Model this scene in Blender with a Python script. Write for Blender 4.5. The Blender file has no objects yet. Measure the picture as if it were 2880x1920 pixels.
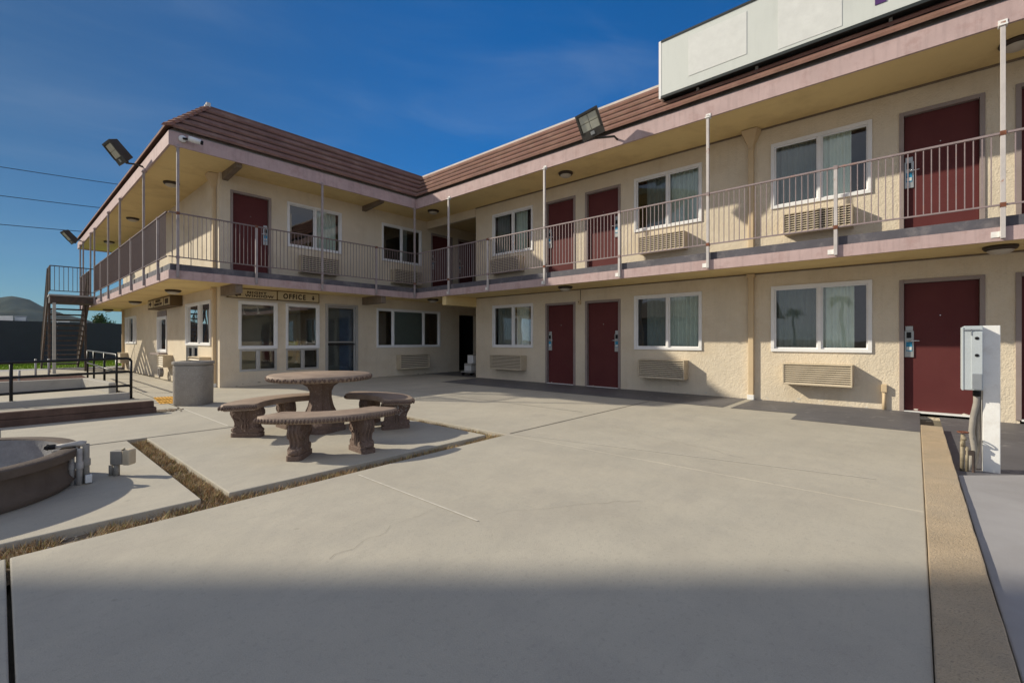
import bpy, bmesh, math, random
from mathutils import Vector, Matrix
import mathutils.noise as mn
random.seed(7)
C = bpy.context.scene.collection
R = math.radians
PI = math.pi

# ------------------------------------------------------------------ tagging
def tag(o, label=None, cat=None, group=None, kind=None):
    if label: o['label'] = label
    if cat: o['category'] = cat
    if group: o['group'] = group
    if kind: o['kind'] = kind
    return o

def thing(name, label, cat, loc=(0, 0, 0), rz=0, group=None):
    o = bpy.data.objects.new(name, None)
    C.objects.link(o)
    o.location = loc
    o.rotation_euler = (0, 0, rz)
    o.empty_display_size = 0.1
    return tag(o, label, cat, group)

def copy_thing(root, loc=None, rz=None, label=None, group=None):
    r = root.copy(); C.objects.link(r)
    if loc is not None: r.location = loc
    if rz is not None: r.rotation_euler = (0, 0, rz)
    if label: r['label'] = label
    if group: r['group'] = group
    for ch in list(root.children):
        c = ch.copy(); C.objects.link(c); c.parent = r
        for g in ch.children:
            d = g.copy(); C.objects.link(d); d.parent = c
    return r

# ------------------------------------------------------------------ mesh builder
class MB:
    def __init__(s):
        s.bm = bmesh.new()
        s.col = None
    def quad(s, a, b, c, d):
        v = [s.bm.verts.new(p) for p in (a, b, c, d)]
        return s.bm.faces.new(v)
    def poly(s, pts):
        return s.bm.faces.new([s.bm.verts.new(p) for p in pts])
    def box8(s, p):
        v = [s.bm.verts.new(q) for q in p]
        for f in ((0, 1, 2, 3), (4, 7, 6, 5), (0, 4, 5, 1), (1, 5, 6, 2), (2, 6, 7, 3), (3, 7, 4, 0)):
            s.bm.faces.new([v[i] for i in f])
    def box(s, x0, x1, y0, y1, z0, z1, F=None):
        pts = [(x0, y0, z0), (x1, y0, z0), (x1, y1, z0), (x0, y1, z0), (x0, y0, z1), (x1, y0, z1), (x1, y1, z1), (x0, y1, z1)]
        if F: pts = [F(*q) for q in pts]
        s.box8(pts)
    def fbox(s, F, s0, s1, z0, z1, o0, o1):
        s.box8([F(s0, z0, o0), F(s1, z0, o0), F(s1, z1, o0), F(s0, z1, o0), F(s0, z0, o1), F(s1, z0, o1), F(s1, z1, o1), F(s0, z1, o1)])
    def prism(s, pts, z0, z1):
        n = len(pts)
        lo = [s.bm.verts.new((p[0], p[1], z0)) for p in pts]
        hi = [s.bm.verts.new((p[0], p[1], z1)) for p in pts]
        s.bm.faces.new(lo[::-1]); s.bm.faces.new(hi)
        for i in range(n):
            j = (i + 1) % n
            s.bm.faces.new((lo[i], lo[j], hi[j], hi[i]))
    def tube(s, pts, r, seg=8, close=False, cap=True):
        pts = [Vector(p) for p in pts]
        rs = r if isinstance(r, (list, tuple)) else [r] * len(pts)
        rings = []
        n = len(pts)
        prev = None
        for i, p in enumerate(pts):
            t = (pts[min(i + 1, n - 1)] - pts[max(i - 1, 0)])
            if close: t = pts[(i + 1) % n] - pts[i - 1]
            if t.length < 1e-9: t = Vector((0, 0, 1))
            t.normalize()
            if prev is None:
                up = Vector((0, 0, 1)) if abs(t.z) < .9 else Vector((1, 0, 0))
                u = t.cross(up).normalized()
            else:
                u = (prev - t * prev.dot(t)).normalized()
            prev = u
            w = t.cross(u)
            rings.append([s.bm.verts.new(p + (u * math.cos(2 * PI * k / seg) + w * math.sin(2 * PI * k / seg)) * rs[i]) for k in range(seg)])
        m = n if close else n - 1
        for i in range(m):
            a, b = rings[i], rings[(i + 1) % n]
            for k in range(seg):
                l = (k + 1) % seg
                s.bm.faces.new((a[k], a[l], b[l], b[k]))
        if cap and not close:
            s.bm.faces.new(rings[0][::-1]); s.bm.faces.new(rings[-1])
    def lathe(s, prof, c=(0, 0, 0), seg=32, a0=0, a1=2 * PI, caps=True):
        full = abs(a1 - a0 - 2 * PI) < 1e-6
        m = seg if full else seg + 1
        rings = []
        for i in range(m):
            a = a0 + (a1 - a0) * i / seg
            rings.append([s.bm.verts.new((c[0] + r * math.cos(a), c[1] + r * math.sin(a), c[2] + z)) for r, z in prof])
        for i in range(seg):
            A, B = rings[i], rings[(i + 1) % m]
            for k in range(len(prof) - 1):
                s.bm.faces.new((A[k], B[k], B[k + 1], A[k + 1]))
        if full and caps:
            if prof[0][0] > 1e-6: s.bm.faces.new([r[0] for r in rings][::-1])
            if prof[-1][0] > 1e-6: s.bm.faces.new([r[-1] for r in rings])
        if not full and caps:
            s.bm.faces.new(rings[0]); s.bm.faces.new(rings[-1][::-1])
    def ball(s, c, r, sx=1, sy=1, sz=1, sub=1, rot=None):
        M = Matrix.Translation(c)
        if rot is not None: M = M @ rot
        M = M @ Matrix.Diagonal((sx, sy, sz, 1))
        bmesh.ops.create_icosphere(s.bm, subdivisions=sub, radius=r, matrix=M)
    def build(s, name, mat, parent=None, smooth=False, bevel=0, loc=None, rz=None, normals=True):
        if normals: bmesh.ops.recalc_face_normals(s.bm, faces=s.bm.faces)
        me = bpy.data.meshes.new(name)
        s.bm.to_mesh(me); s.bm.free()
        mats = mat if isinstance(mat, (list, tuple)) else [mat]
        for m in mats: me.materials.append(m)
        if smooth:
            me.polygons.foreach_set('use_smooth', [True] * len(me.polygons))
        o = bpy.data.objects.new(name, me)
        C.objects.link(o)
        if parent: o.parent = parent
        if loc: o.location = loc
        if rz: o.rotation_euler = (0, 0, rz)
        if bevel:
            b = o.modifiers.new('bevel', 'BEVEL'); b.width = bevel; b.segments = 2; b.limit_method = 'ANGLE'; b.angle_limit = R(40)
        return o

def smooth_angle(o, deg=35):
    me = o.data
    me.polygons.foreach_set('use_smooth', [True] * len(me.polygons))
    try: me.set_sharp_from_angle(angle=R(deg))
    except Exception: pass
    return o

# ------------------------------------------------------------------ materials
def mat(name, base, rough=.8, var=.12, vscale=3, bump=.1, bscale=60, bdist=.01, stain=None, stain_amt=.4, stain_scale=1.2,
        spec=.3, metal=0, speck=None, speck_scale=220, speck_amt=.5, streak=0, attr=None, spots=0, detail=6, stain_lo=.5, stain_hi=.72, bump2=0, b2scale=8):
    m = bpy.data.materials.new(name); m.use_nodes = True
    nt = m.node_tree; N = nt.nodes; L = nt.links
    b = N['Principled BSDF']
    b.inputs['Roughness'].default_value = rough
    b.inputs['Metallic'].default_value = metal
    b.inputs['Specular IOR Level'].default_value = spec
    tc = N.new('ShaderNodeTexCoord'); co = tc.outputs['Object']
    def noise(sc, det=detail, ro=.6, vec=None):
        n = N.new('ShaderNodeTexNoise'); n.inputs['Scale'].default_value = sc; n.inputs['Detail'].default_value = det
        n.inputs['Roughness'].default_value = ro; L.new(vec or co, n.inputs['Vector']); return n
    def mix(f, a, bb, mode='MIX'):
        x = N.new('ShaderNodeMix'); x.data_type = 'RGBA'; x.blend_type = mode
        if hasattr(f, 'links') or not isinstance(f, (int, float)): L.new(f, x.inputs[0])
        else: x.inputs[0].default_value = f
        for i, q in ((6, a), (7, bb)):
            if isinstance(q, tuple): x.inputs[i].default_value = (*q, 1) if len(q) == 3 else q
            else: L.new(q, x.inputs[i])
        return x.outputs[2]
    def ramp(src, lo, hi):
        r = N.new('ShaderNodeMapRange'); r.inputs[1].default_value = lo; r.inputs[2].default_value = hi; L.new(src, r.inputs[0]); return r.outputs[0]
    dark = tuple(max(0, c * (1 - var)) for c in base); light = tuple(min(1, c * (1 + var)) for c in base)
    n1 = noise(vscale)
    col = mix(ramp(n1.outputs[0], .3, .7), dark, light)
    if attr:
        at = N.new('ShaderNodeAttribute'); at.attribute_name = attr
        col = mix(.85, col, at.outputs['Color'], 'MULTIPLY')
    if stain:
        n2 = noise(stain_scale, 8, .65)
        f = ramp(n2.outputs[0], stain_lo, stain_hi)
        ml = N.new('ShaderNodeMath'); ml.operation = 'MULTIPLY'; ml.inputs[1].default_value = stain_amt; L.new(f, ml.inputs[0])
        col = mix(ml.outputs[0], col, stain)
    if speck:
        n3 = noise(speck_scale, 2, .5)
        f = ramp(n3.outputs[0], .58, .68)
        ml = N.new('ShaderNodeMath'); ml.operation = 'MULTIPLY'; ml.inputs[1].default_value = speck_amt; L.new(f, ml.inputs[0])
        col = mix(ml.outputs[0], col, speck)
    if spots:
        vo = N.new('ShaderNodeTexVoronoi'); vo.inputs['Scale'].default_value = 2.3; L.new(co, vo.inputs['Vector'])
        nd = noise(30, 3); ad = N.new('ShaderNodeMath'); ad.operation = 'MULTIPLY_ADD'; ad.inputs[1].default_value = .06; L.new(nd.outputs[0], ad.inputs[0]); L.new(vo.outputs['Distance'], ad.inputs[2])
        f = ramp(ad.outputs[0], .075, .055)
        ml = N.new('ShaderNodeMath'); ml.operation = 'MULTIPLY'; ml.inputs[1].default_value = spots; L.new(f, ml.inputs[0])
        col = mix(ml.outputs[0], col, tuple(c * .55 for c in base))
        n6 = noise(.35, 5, .7); f = ramp(n6.outputs[0], .35, .65)
        ml = N.new('ShaderNodeMath'); ml.operation = 'MULTIPLY'; ml.inputs[1].default_value = .42; L.new(f, ml.inputs[0])
        col = mix(ml.outputs[0], col, (.50, .44, .345))
        n9 = noise(2.6, 7, .72); f = ramp(n9.outputs[0], .46, .72); ml = N.new('ShaderNodeMath'); ml.operation = 'MULTIPLY'; ml.inputs[1].default_value = .34; L.new(f, ml.inputs[0]); col = mix(ml.outputs[0], col, (.31, .285, .25))
        mp = N.new('ShaderNodeMapping'); mp.inputs['Rotation'].default_value = (0, 0, -.85); mp.inputs['Scale'].default_value = (1.2, 9, 1); L.new(co, mp.inputs['Vector'])
        n7 = noise(1.6, 6, .7, mp.outputs[0]); f = ramp(n7.outputs[0], .55, .8)
        ml = N.new('ShaderNodeMath'); ml.operation = 'MULTIPLY'; ml.inputs[1].default_value = .4; L.new(f, ml.inputs[0])
        col = mix(ml.outputs[0], col, tuple(c * .74 for c in base))
        n8 = noise(240, 2); f = ramp(n8.outputs[0], .35, .65); col = mix(.16, col, mix(f, tuple(c * .6 for c in base), tuple(min(1, c * 1.35) for c in base)))
    if streak:
        mp = N.new('ShaderNodeMapping'); mp.inputs['Scale'].default_value = (14, 14, 1.2); L.new(co, mp.inputs['Vector'])
        n4 = noise(1.0, 5, .6, mp.outputs[0])
        f = ramp(n4.outputs[0], .5, .75)
        ml = N.new('ShaderNodeMath'); ml.operation = 'MULTIPLY'; ml.inputs[1].default_value = streak; L.new(f, ml.inputs[0])
        col = mix(ml.outputs[0], col, tuple(c * .45 for c in base))
    L.new(col, b.inputs['Base Color'])
    if bump:
        nb = noise(bscale, 5, .65)
        bp = N.new('ShaderNodeBump'); bp.inputs['Strength'].default_value = bump; bp.inputs['Distance'].default_value = bdist
        L.new(nb.outputs[0], bp.inputs['Height'])
        if bump2:
            nb2 = noise(b2scale, 3, .5)
            bq = N.new('ShaderNodeBump'); bq.inputs['Strength'].default_value = bump2; bq.inputs['Distance'].default_value = .05
            L.new(nb2.outputs[0], bq.inputs['Height']); L.new(bp.outputs[0], bq.inputs['Normal']); bp = bq
        L.new(bp.outputs[0], b.inputs['Normal'])
    rr = noise(vscale * 3)
    mr = N.new('ShaderNodeMapRange'); mr.inputs[3].default_value = max(.02, rough - .08); mr.inputs[4].default_value = min(1, rough + .08)
    L.new(rr.outputs[0], mr.inputs[0]); L.new(mr.outputs[0], b.inputs['Roughness'])
    return m

M = {}
M['concrete'] = mat('concrete', (.435, .40, .328), .9, .10, 1.1, .45, 130, .004, stain=(.29, .26, .225), stain_amt=.55, stain_scale=.9, speck=(.25, .23, .2), speck_scale=45, speck_amt=.3, bump2=.12, b2scale=5, spots=.6)
M['concrete_old'] = mat('concrete_old', (.42, .395, .35), .92, .1, 2, .35, 60, .006, stain=(.26, .24, .21), stain_amt=.5, stain_scale=2)
M['concrete_grey'] = mat('concrete_grey', (.33, .315, .31), .9, .1, 1.5, .25, 70, .004, stain=(.24, .22, .21), stain_amt=.4)
M['pebble'] = mat('pebble', (.33, .29, .24), .9, .35, 30, 0)
M['crack'] = mat('crack', (.20, .18, .155), .95, .2, 30, 0)
M['chip'] = mat('chip', (.62, .58, .50), .95, .2, 20, .3)
M['chipdark'] = mat('chipdark', (.33, .27, .2), .95, .2, 20, .3)
M['filler'] = mat('filler', (.62, .58, .5), .9, .15, 20, .2)
M['joint'] = mat('joint', (.035, .03, .028), .95, .3, 30, .4)
M['darkpaint'] = mat('darkpaint', (.125, .12, .125), .55, .15, 1.2, .2, 60, .004, stain=(.3, .285, .27), stain_amt=.55, stain_scale=5, stain_lo=.6, stain_hi=.66)
M['soil'] = mat('soil', (.30, .235, .165), 1, .35, 14, .9, 50, .03, stain=(.3, .22, .12), stain_amt=.6, stain_scale=9)
M['terrain'] = mat('terrain', (.2, .175, .13), 1, .25, .4, .5, 10, .05)
M['asphalt'] = mat('asphalt', (.13, .13, .135), .9, .12, 1, .3, 80, .01)
M['curb'] = mat('curb', (.56, .42, .265), .95, .2, 5, 1, 120, .012, stain=(.33, .24, .155), stain_amt=.6, stain_scale=2.5, speck=(.2, .145, .095), speck_scale=110, speck_amt=.6, spots=.4)
M['stucco'] = mat('stucco', (.70, .605, .465), .93, .06, 1.3, .8, 38, .014, stain=(.56, .44, .29), stain_amt=.5, stain_scale=1.1, bump2=.16, b2scale=16, streak=.10)
M['soffit'] = mat('soffit', (.76, .59, .29), .93, .05, .8, .35, 50, .006, stain=(.42, .28, .14), stain_amt=.5, stain_scale=.9)
M['pink'] = mat('pink', (.475, .35, .338), .75, .08, 3, .35, 40, .006, stain=(.33, .2, .18), stain_amt=.55, stain_scale=5, streak=.35)
M['slabedge'] = mat('slabedge', (.10, .095, .11), .7, .2, 2, .3, 40, .006, stain=(.3, .27, .26), stain_amt=.5, stain_scale=4)
M['tile'] = mat('tile', (.20, .105, .078), .88, .14, 3, .5, 35, .01, stain=(.34, .22, .165), stain_amt=.55, stain_scale=2.4, attr='tone', speck=(.15, .085, .07), speck_scale=30, speck_amt=.5)
M['roofcap'] = mat('roofcap', (.62, .56, .5), .8, .12, 3, .3)
M['roofgravel'] = mat('roofgravel', (.4, .38, .36), .95, .15, 6, .6)
M['beam'] = mat('beam', (.2, .155, .115), .85, .15, 4, .3, streak=.3)
M['door'] = mat('door', (.116, .033, .032), .6, .1, 1.5, .12, 30, .004, stain=(.105, .024, .026), stain_amt=.5, stain_scale=2, spec=.12)
M['doorframe'] = mat('doorframe', (.30, .245, .225), .6, .08, 4, .15)
M['white'] = mat('white', (.80, .79, .78), .5, .04, 5, .06)
M['whitepaint'] = mat('whitepaint', (.80, .79, .76), .6, .05, 6, .15, stain=(.5, .42, .34), stain_amt=.35, stain_scale=8)
M['alu'] = mat('alu', (.48, .47, .45), .4, .05, 6, .05, metal=.6)
M['acbody'] = mat('acbody', (.55, .46, .33), .6, .07, 5, .1, stain=(.36, .28, .19), stain_amt=.4, stain_scale=7)
M['louver'] = mat('louver', (.60, .51, .38), .55, .05, 5, .08)
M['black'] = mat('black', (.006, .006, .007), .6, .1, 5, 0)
M['dark'] = mat('dark', (.03, .028, .027), .9, .2, 3, 0)
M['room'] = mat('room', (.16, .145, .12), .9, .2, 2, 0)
M['curtain'] = mat('curtain', (.78, .80, .74), .85, .05, 6, .05)
M['blind'] = mat('blind', (.34, .36, .33), .8, .05, 6, .05)
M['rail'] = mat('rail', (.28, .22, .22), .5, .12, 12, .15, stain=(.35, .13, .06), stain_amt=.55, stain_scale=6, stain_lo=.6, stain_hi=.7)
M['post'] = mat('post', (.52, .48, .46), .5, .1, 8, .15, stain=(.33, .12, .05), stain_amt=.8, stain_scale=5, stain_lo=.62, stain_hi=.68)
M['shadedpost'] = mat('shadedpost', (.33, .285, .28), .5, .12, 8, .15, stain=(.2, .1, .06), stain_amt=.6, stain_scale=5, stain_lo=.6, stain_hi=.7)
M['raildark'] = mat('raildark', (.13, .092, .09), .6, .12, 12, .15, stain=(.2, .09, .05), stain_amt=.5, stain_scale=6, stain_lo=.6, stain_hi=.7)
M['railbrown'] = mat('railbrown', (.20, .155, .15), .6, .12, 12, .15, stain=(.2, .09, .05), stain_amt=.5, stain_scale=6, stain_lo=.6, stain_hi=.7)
M['rust'] = mat('rust', (.19, .075, .045), .9, .3, 20, .5)
M['spout'] = mat('spout', (.60, .46, .29), .7, .05, 3, .1)
M['lampbody'] = mat('lampbody', (.055, .05, .042), .5, .2, 6, .1)
M['lampglass'] = mat('lampglass', (.48, .47, .38), .35, .06, 14, .3, 20, .01)
M['bronze'] = mat('bronze', (.05, .035, .025), .5, .1, 6, 0)
M['shade'] = mat('shade', (.5, .45, .38), .4, .05, 6, 0)
M['camwhite'] = mat('camwhite', (.7, .7, .7), .35, .02, 6, 0)
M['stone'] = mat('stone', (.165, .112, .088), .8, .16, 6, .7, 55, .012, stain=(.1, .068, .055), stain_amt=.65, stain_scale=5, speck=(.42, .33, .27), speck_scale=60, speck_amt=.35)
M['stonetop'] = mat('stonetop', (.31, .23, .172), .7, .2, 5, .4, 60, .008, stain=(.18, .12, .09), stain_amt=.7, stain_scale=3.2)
M['aggregate'] = mat('aggregate', (.37, .335, .295), .95, .1, 8, 1, 75, .02, speck=(.55, .5, .44), speck_scale=60, speck_amt=.65)
M['yellow'] = mat('yellow', (.72, .40, .07), .7, .15, 12, .2, stain=(.38, .25, .1), stain_amt=.6, stain_scale=12)
M['timber'] = mat('timber', (.125, .078, .06), .85, .25, 5, .4, streak=.4, stain=(.08, .05, .04), stain_amt=.6, stain_scale=4)
M['blackpipe'] = mat('blackpipe', (.007, .007, .008), .4, .1, 10, .05, spec=.3)
M['greypost'] = mat('greypost', (.4, .39, .37), .55, .1, 6, .1)
M['steelbrown'] = mat('steelbrown', (.065, .05, .043), .6, .25, 6, .2, stain=(.25, .11, .06), stain_amt=.5, stain_scale=7)
M['blockwall'] = mat('blockwall', (.055, .06, .075), .9, .12, .6, .3, 12, .02)
M['grass'] = mat('grass', (.20, .30, .02), .9, .3, 2, .6, 30, .04)
M['blade'] = mat('blade', (.24, .36, .025), .7, .3, 3, 0)
M['straw'] = mat('straw', (.47, .38, .25), .9, .35, 25, 0, stain=(.20, .14, .09), stain_amt=.7, stain_scale=5, attr='tone')
M['hill'] = mat('hill', (.040, .050, .042), 1, .4, .012, 0, stain=(.10, .095, .055), stain_amt=.7, stain_scale=.03, spec=0)
M['planter'] = mat('planter', (.135, .105, .085), .9, .15, 4, .5, 40, .01, stain=(.1, .075, .06), stain_amt=.8, stain_scale=2.5, streak=.4)
M['planterin'] = mat('planterin', (.30, .29, .28), .9, .15, 8, .6, 50, .01, stain=(.22, .2, .2), stain_amt=.6, stain_scale=6)
M['mulch'] = mat('mulch', (.09, .035, .025), 1, .4, 30, .9, 40, .04)
M['pvc'] = mat('pvc', (.46, .43, .4), .6, .12, 12, .2, stain=(.2, .17, .15), stain_amt=.7, stain_scale=10)
M['boxgrey'] = mat('boxgrey', (.46, .50, .52), .45, .05, 6, .08, spec=.4)
M['platemetal'] = mat('platemetal', (.33, .35, .37), .4, .05, 8, .1, metal=.4)
M['conduit'] = mat('conduit', (.30, .275, .24), .6, .15, 12, .2)
M['brass'] = mat('brass', (.30, .25, .17), .6, .3, 14, .2, metal=.15)
M['signcream'] = mat('signcream', (.56, .47, .30), .7, .06, 5, .1)
M['signbrown'] = mat('signbrown', (.115, .075, .035), .7, .12, 5, .1)
M['lettering'] = mat('lettering', (.055, .032, .018), .7, .1, 5, 0)
M['signface'] = mat('signface', (.60, .62, .585), .5, .03, 1, .05, stain=(.5, .52, .49), stain_amt=.5, stain_scale=1, streak=.08)
M['signpatch'] = mat('signpatch', (.645, .65, .625), .6, .06, 6, .3, 14, .01)
M['signdark'] = mat('signdark', (.025, .03, .03), .5, .1, 5, .05)
M['purple'] = mat('purple', (.08, .03, .14), .5, .05, 5, 0)
M['lockmetal'] = mat('lockmetal', (.40, .41, .40), .35, .05, 8, 0, metal=.5)
M['bluetag'] = mat('bluetag', (.03, .25, .42), .5, .35, 30, 0)
M['tagwhite'] = mat('tagwhite', (.6, .62, .6), .5, .1, 30, 0)
M['chrome'] = mat('chrome', (.75, .75, .77), .2, .03, 8, 0, metal=.9)
M['doorglassblue'] = mat('doorglassblue', (.07, .12, .2), .3, .2, 3, 0, spec=.6)
M['doorgrey'] = mat('doorgrey', (.12, .125, .12), .3, .2, 3, 0, spec=.6)
M['cardboard'] = mat('cardboard', (.42, .40, .36), .8, .1, 8, .1)
M['bark'] = mat('bark', (.12, .09, .06), .95, .25, 12, .8)
M['leaf'] = mat('leaf', (.055, .10, .025), .7, .35, 1.5, 0)
M['palmleaf'] = mat('palmleaf', (.05, .09, .02), .6, .3, 2, 0)
M['wire'] = mat('wire', (.02, .02, .02), .6, .1, 4, 0)
M['pole'] = mat('pole', (.13, .095, .065), .95, .2, 5, .4)
M['truckwhite'] = mat('truckwhite', (.72, .71, .68), .5, .05, 2, .05)
M['truckgrey'] = mat('truckgrey', (.25, .27, .29), .6, .1, 2, .05)
M['yellowcloth'] = mat('yellowcloth', (.5, .46, .12), .9, .08, 8, .1)

def glass(name, tint, extra=.10, rough=.015):
    m = bpy.data.materials.new(name); m.use_nodes = True
    nt = m.node_tree; N = nt.nodes; L = nt.links
    N.remove(N['Principled BSDF'])
    out = N['Material Output']
    tr = N.new('ShaderNodeBsdfTransparent'); tr.inputs[0].default_value = (*tint, 1)
    gl = N.new('ShaderNodeBsdfGlossy'); gl.inputs['Roughness'].default_value = rough
    tc = N.new('ShaderNodeTexCoord'); nz = N.new('ShaderNodeTexNoise'); nz.inputs['Scale'].default_value = 1.7; nz.inputs['Detail'].default_value = 1
    bp = N.new('ShaderNodeBump'); bp.inputs['Strength'].default_value = .04; bp.inputs['Distance'].default_value = .05
    L.new(tc.outputs['Object'], nz.inputs[0]); L.new(nz.outputs[0], bp.inputs['Height']); L.new(bp.outputs[0], gl.inputs['Normal'])
    fr = N.new('ShaderNodeFresnel'); fr.inputs[0].default_value = 1.5
    ad = N.new('ShaderNodeMath'); ad.operation = 'MULTIPLY_ADD'; ad.inputs[1].default_value = 1.25; ad.inputs[2].default_value = extra
    ad.use_clamp = True
    L.new(fr.outputs[0], ad.inputs[0])
    mx = N.new('ShaderNodeMixShader'); L.new(ad.outputs[0], mx.inputs[0]); L.new(tr.outputs[0], mx.inputs[1]); L.new(gl.outputs[0], mx.inputs[2])
    L.new(mx.outputs[0], out.inputs[0])
    return m
M['glass'] = glass('glass', (.84, .92, .90), .055)
M['glassdark'] = glass('glassdark', (.42, .47, .48), .055)

# ------------------------------------------------------------------ key dimensions (metres), from measuring the place
XA, YP, XC = 9.290, 11.967, 3.367       # right wing wall, office wall, office side wall
XB, YQ, XD = 8.085, 10.911, 2.196       # outer edges of balcony and eaves
YCOR = 9.654                            # corner of the right wing at the passage
YEND, YNEAR, XFAR = 24.26, -6.0, 16.5
ZB, ZPINK, ZSLAB = 2.305, 2.475, 2.605
ZF, ZFT, ZSOF = 4.925, 5.20, 4.965
TR, ZR = .88, 6.25                      # set-back and height of the ridge
FX = lambda s, z, o: (XA - o, s, z)
FY = lambda s, z, o: (s, YP - o, z)
FC = lambda s, z, o: (XC - o, s, z)

def path(t, ya=26.4, yb=YNEAR):
    return [(XD + t, ya), (XD + t, YQ + t), (XB + t, YQ + t), (XB + t, yb)]

# ------------------------------------------------------------------ ground
soil = MB()
soil.poly([(-1200, -1100, -.10), (2600, -1100, -.10), (2600, 4200, -.10), (-1200, 4200, -.10)])
tag(soil.build('ground', M['terrain']), kind='structure')
bed = MB(); bed.quad((-8, 3.2, -.055), (9, 3.2, -.055), (9, 7.2, -.055), (-8, 7.2, -.055))
tag(bed.build('soil_bed', M['soil']), kind='structure')

pav = MB()
slabs = [
    [(.034, -.045), (3.93, -.045), (3.93, 3.565), (.036, 3.43)],
    [(-9, -.045), (.020, -.045), (.022, 3.43), (-9, 3.3)],
    [(3.936, -.045), (XA + 3.2, -.045), (XA + 3.2, 9.4), (3.93, 9.4), (3.93, 3.57)],
    [(-9, 3.60), (.93, 3.705), (.93, 6.455), (-9, 6.44)],
    [(1.10, 3.70), (3.75, 3.735), (3.78, 6.455), (1.10, 6.455)],
    [(-9, 6.475), (3.925, 6.505), (3.925, 9.4), (XA + 3.2, 9.405), (XA + 3.2, 12.5), (3.0, 12.5), (3.0, 24.0), (-9, 24.0)],
    [(-9, -9), (1.96, -9), (1.96, -.052), (-9, -.052)],
]
for s_ in slabs: pav.prism(s_, -.14, 0)
tag(pav.build('concrete_pavement', M['concrete'], bevel=.006), kind='structure')
far_side = MB(); far_side.prism([(-9, 24.004), (9, 24.004), (9, 25.2), (-9, 25.2)], -.14, .0)
tag(far_side.build('back_path', M['concrete_grey']), kind='structure')

# slab on the far side of the low kerb wall, and the sunken painted strip beyond it
slab2 = MB(); slab2.prism([(2.185, -9), (2.185, -.262), (5.28, -.262), (5.66, -.68), (12.5, -8.2), (12.5, -9)], -.14, -.02)
tag(slab2.build('side_pavement', M['concrete_grey'], bevel=.006), kind='structure')

def sheet(name, pts, z, m, kind='structure'):
    b = MB(); b.poly([(x, y, z) for x, y in pts]); return tag(b.build(name, m), kind=kind)
walk = MB()
walk.poly([(x, y, .004) for x, y in [(7.30, -.045), (XA, -.045), (XA, 2.24), (7.84, 2.24), (7.9, 1.36), (7.82, 1.31), (7.30, 1.30)]])
walk.poly([(x, y, .004) for x, y in [(7.84, 2.36), (XA, 2.36), (XA, 9.50), (9.12, 9.50), (7.70, 9.33)]])
walk.poly([(x, y, .004) for x, y in [(9.28, 9.52), (12.45, 9.52), (12.45, YP), (9.25, YP)]])
walk.poly([(x, y, -.045) for x, y in [(4.6, -.262), (XA, -.262), (XA, -6), (4.6, -6)]])
tag(walk.build('painted_walkway', M['darkpaint']), kind='structure')

# joints and filler lines in the paving
fl = MB()
def strip(x0, y0, x1, y1, w, z=.004):
    d = Vector((x1 - x0, y1 - y0)).normalized(); n = Vector((-d.y, d.x)) * w / 2
    fl.poly([(x0 - n.x, y0 - n.y, z), (x1 - n.x, y1 - n.y, z), (x1 + n.x, y1 + n.y, z), (x0 + n.x, y0 + n.y, z)])
strip(1.945, 3.40, 1.93, 1.99, .012); strip(1.945, 6.56, 1.95, 8.95, .02); strip(4.0, 3.50, 4.6, .24, .01)
tag(fl.build('joint_filler', M['filler']), kind='structure')
fl = MB()
strip(3.98, 3.565, 7.75, 3.575, .014); strip(5.9, 3.8, 5.95, 9.3, .008); strip(-9, 6.458, .95, 6.463, .012)
strip(1.945, 9.0, 1.95, 12.8, .012); strip(3.95, 8.3, 7.7, 8.3, .01); strip(-.0, 6.49, .0, 8.4, .02)
tag(fl.build('paving_joint', M['joint']), kind='structure')

# dry grass in the strips
def blades(name, m, areas, n, h0, h1, kind_label, z0=-.055, lean=.9, w=.004, tones=None, patch=False):
    b = MB(); lay = b.bm.loops.layers.float_color.new('tone')
    ar = []
    for (x0, x1, ya0, ya1, yb0, yb1) in areas: ar.append(abs(x1 - x0) * (abs(ya1 - ya0) + abs(yb1 - yb0)) / 2)
    for k, a in enumerate(areas):
        cnt = int(n * ar[k] / sum(ar))
        x0, x1, ya0, ya1, yb0, yb1 = a
        for i in range(cnt):
            t = random.random(); x = x0 + (x1 - x0) * t
            lo = ya0 + (yb0 - ya0) * t; hi = ya1 + (yb1 - ya1) * t
            y = random.uniform(lo, hi)
            if patch and mn.noise(Vector((x * 5, y * 5, 0))) < random.uniform(-.45, .25): continue
            h = random.uniform(h0, h1); an = random.uniform(0, 2 * PI); le = random.uniform(0, lean) * h * 1.6
            dx, dy = math.cos(an), math.sin(an)
            ww = w * random.uniform(.6, 1.5)
            f = b.bm.faces.new([b.bm.verts.new(p) for p in ((x - dy * ww, y + dx * ww, z0), (x + dy * ww, y - dx * ww, z0), (x + dx * le, y + dy * le, z0 + h))])
            tn = random.choice(tones) if tones else (1, 1, 1)
            for l in f.loops: l[lay] = (*tn, 1)
    o = b.build(name, m, normals=False)
    return tag(o, kind_label[0], kind_label[1], kind='stuff')
tones = [(1, .95, .8), (.75, .6, .45), (.45, .33, .25), (1.2, 1.05, .8), (.6, .75, .3), (1.1, .75, .5), (.3, .22, .17)]
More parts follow.
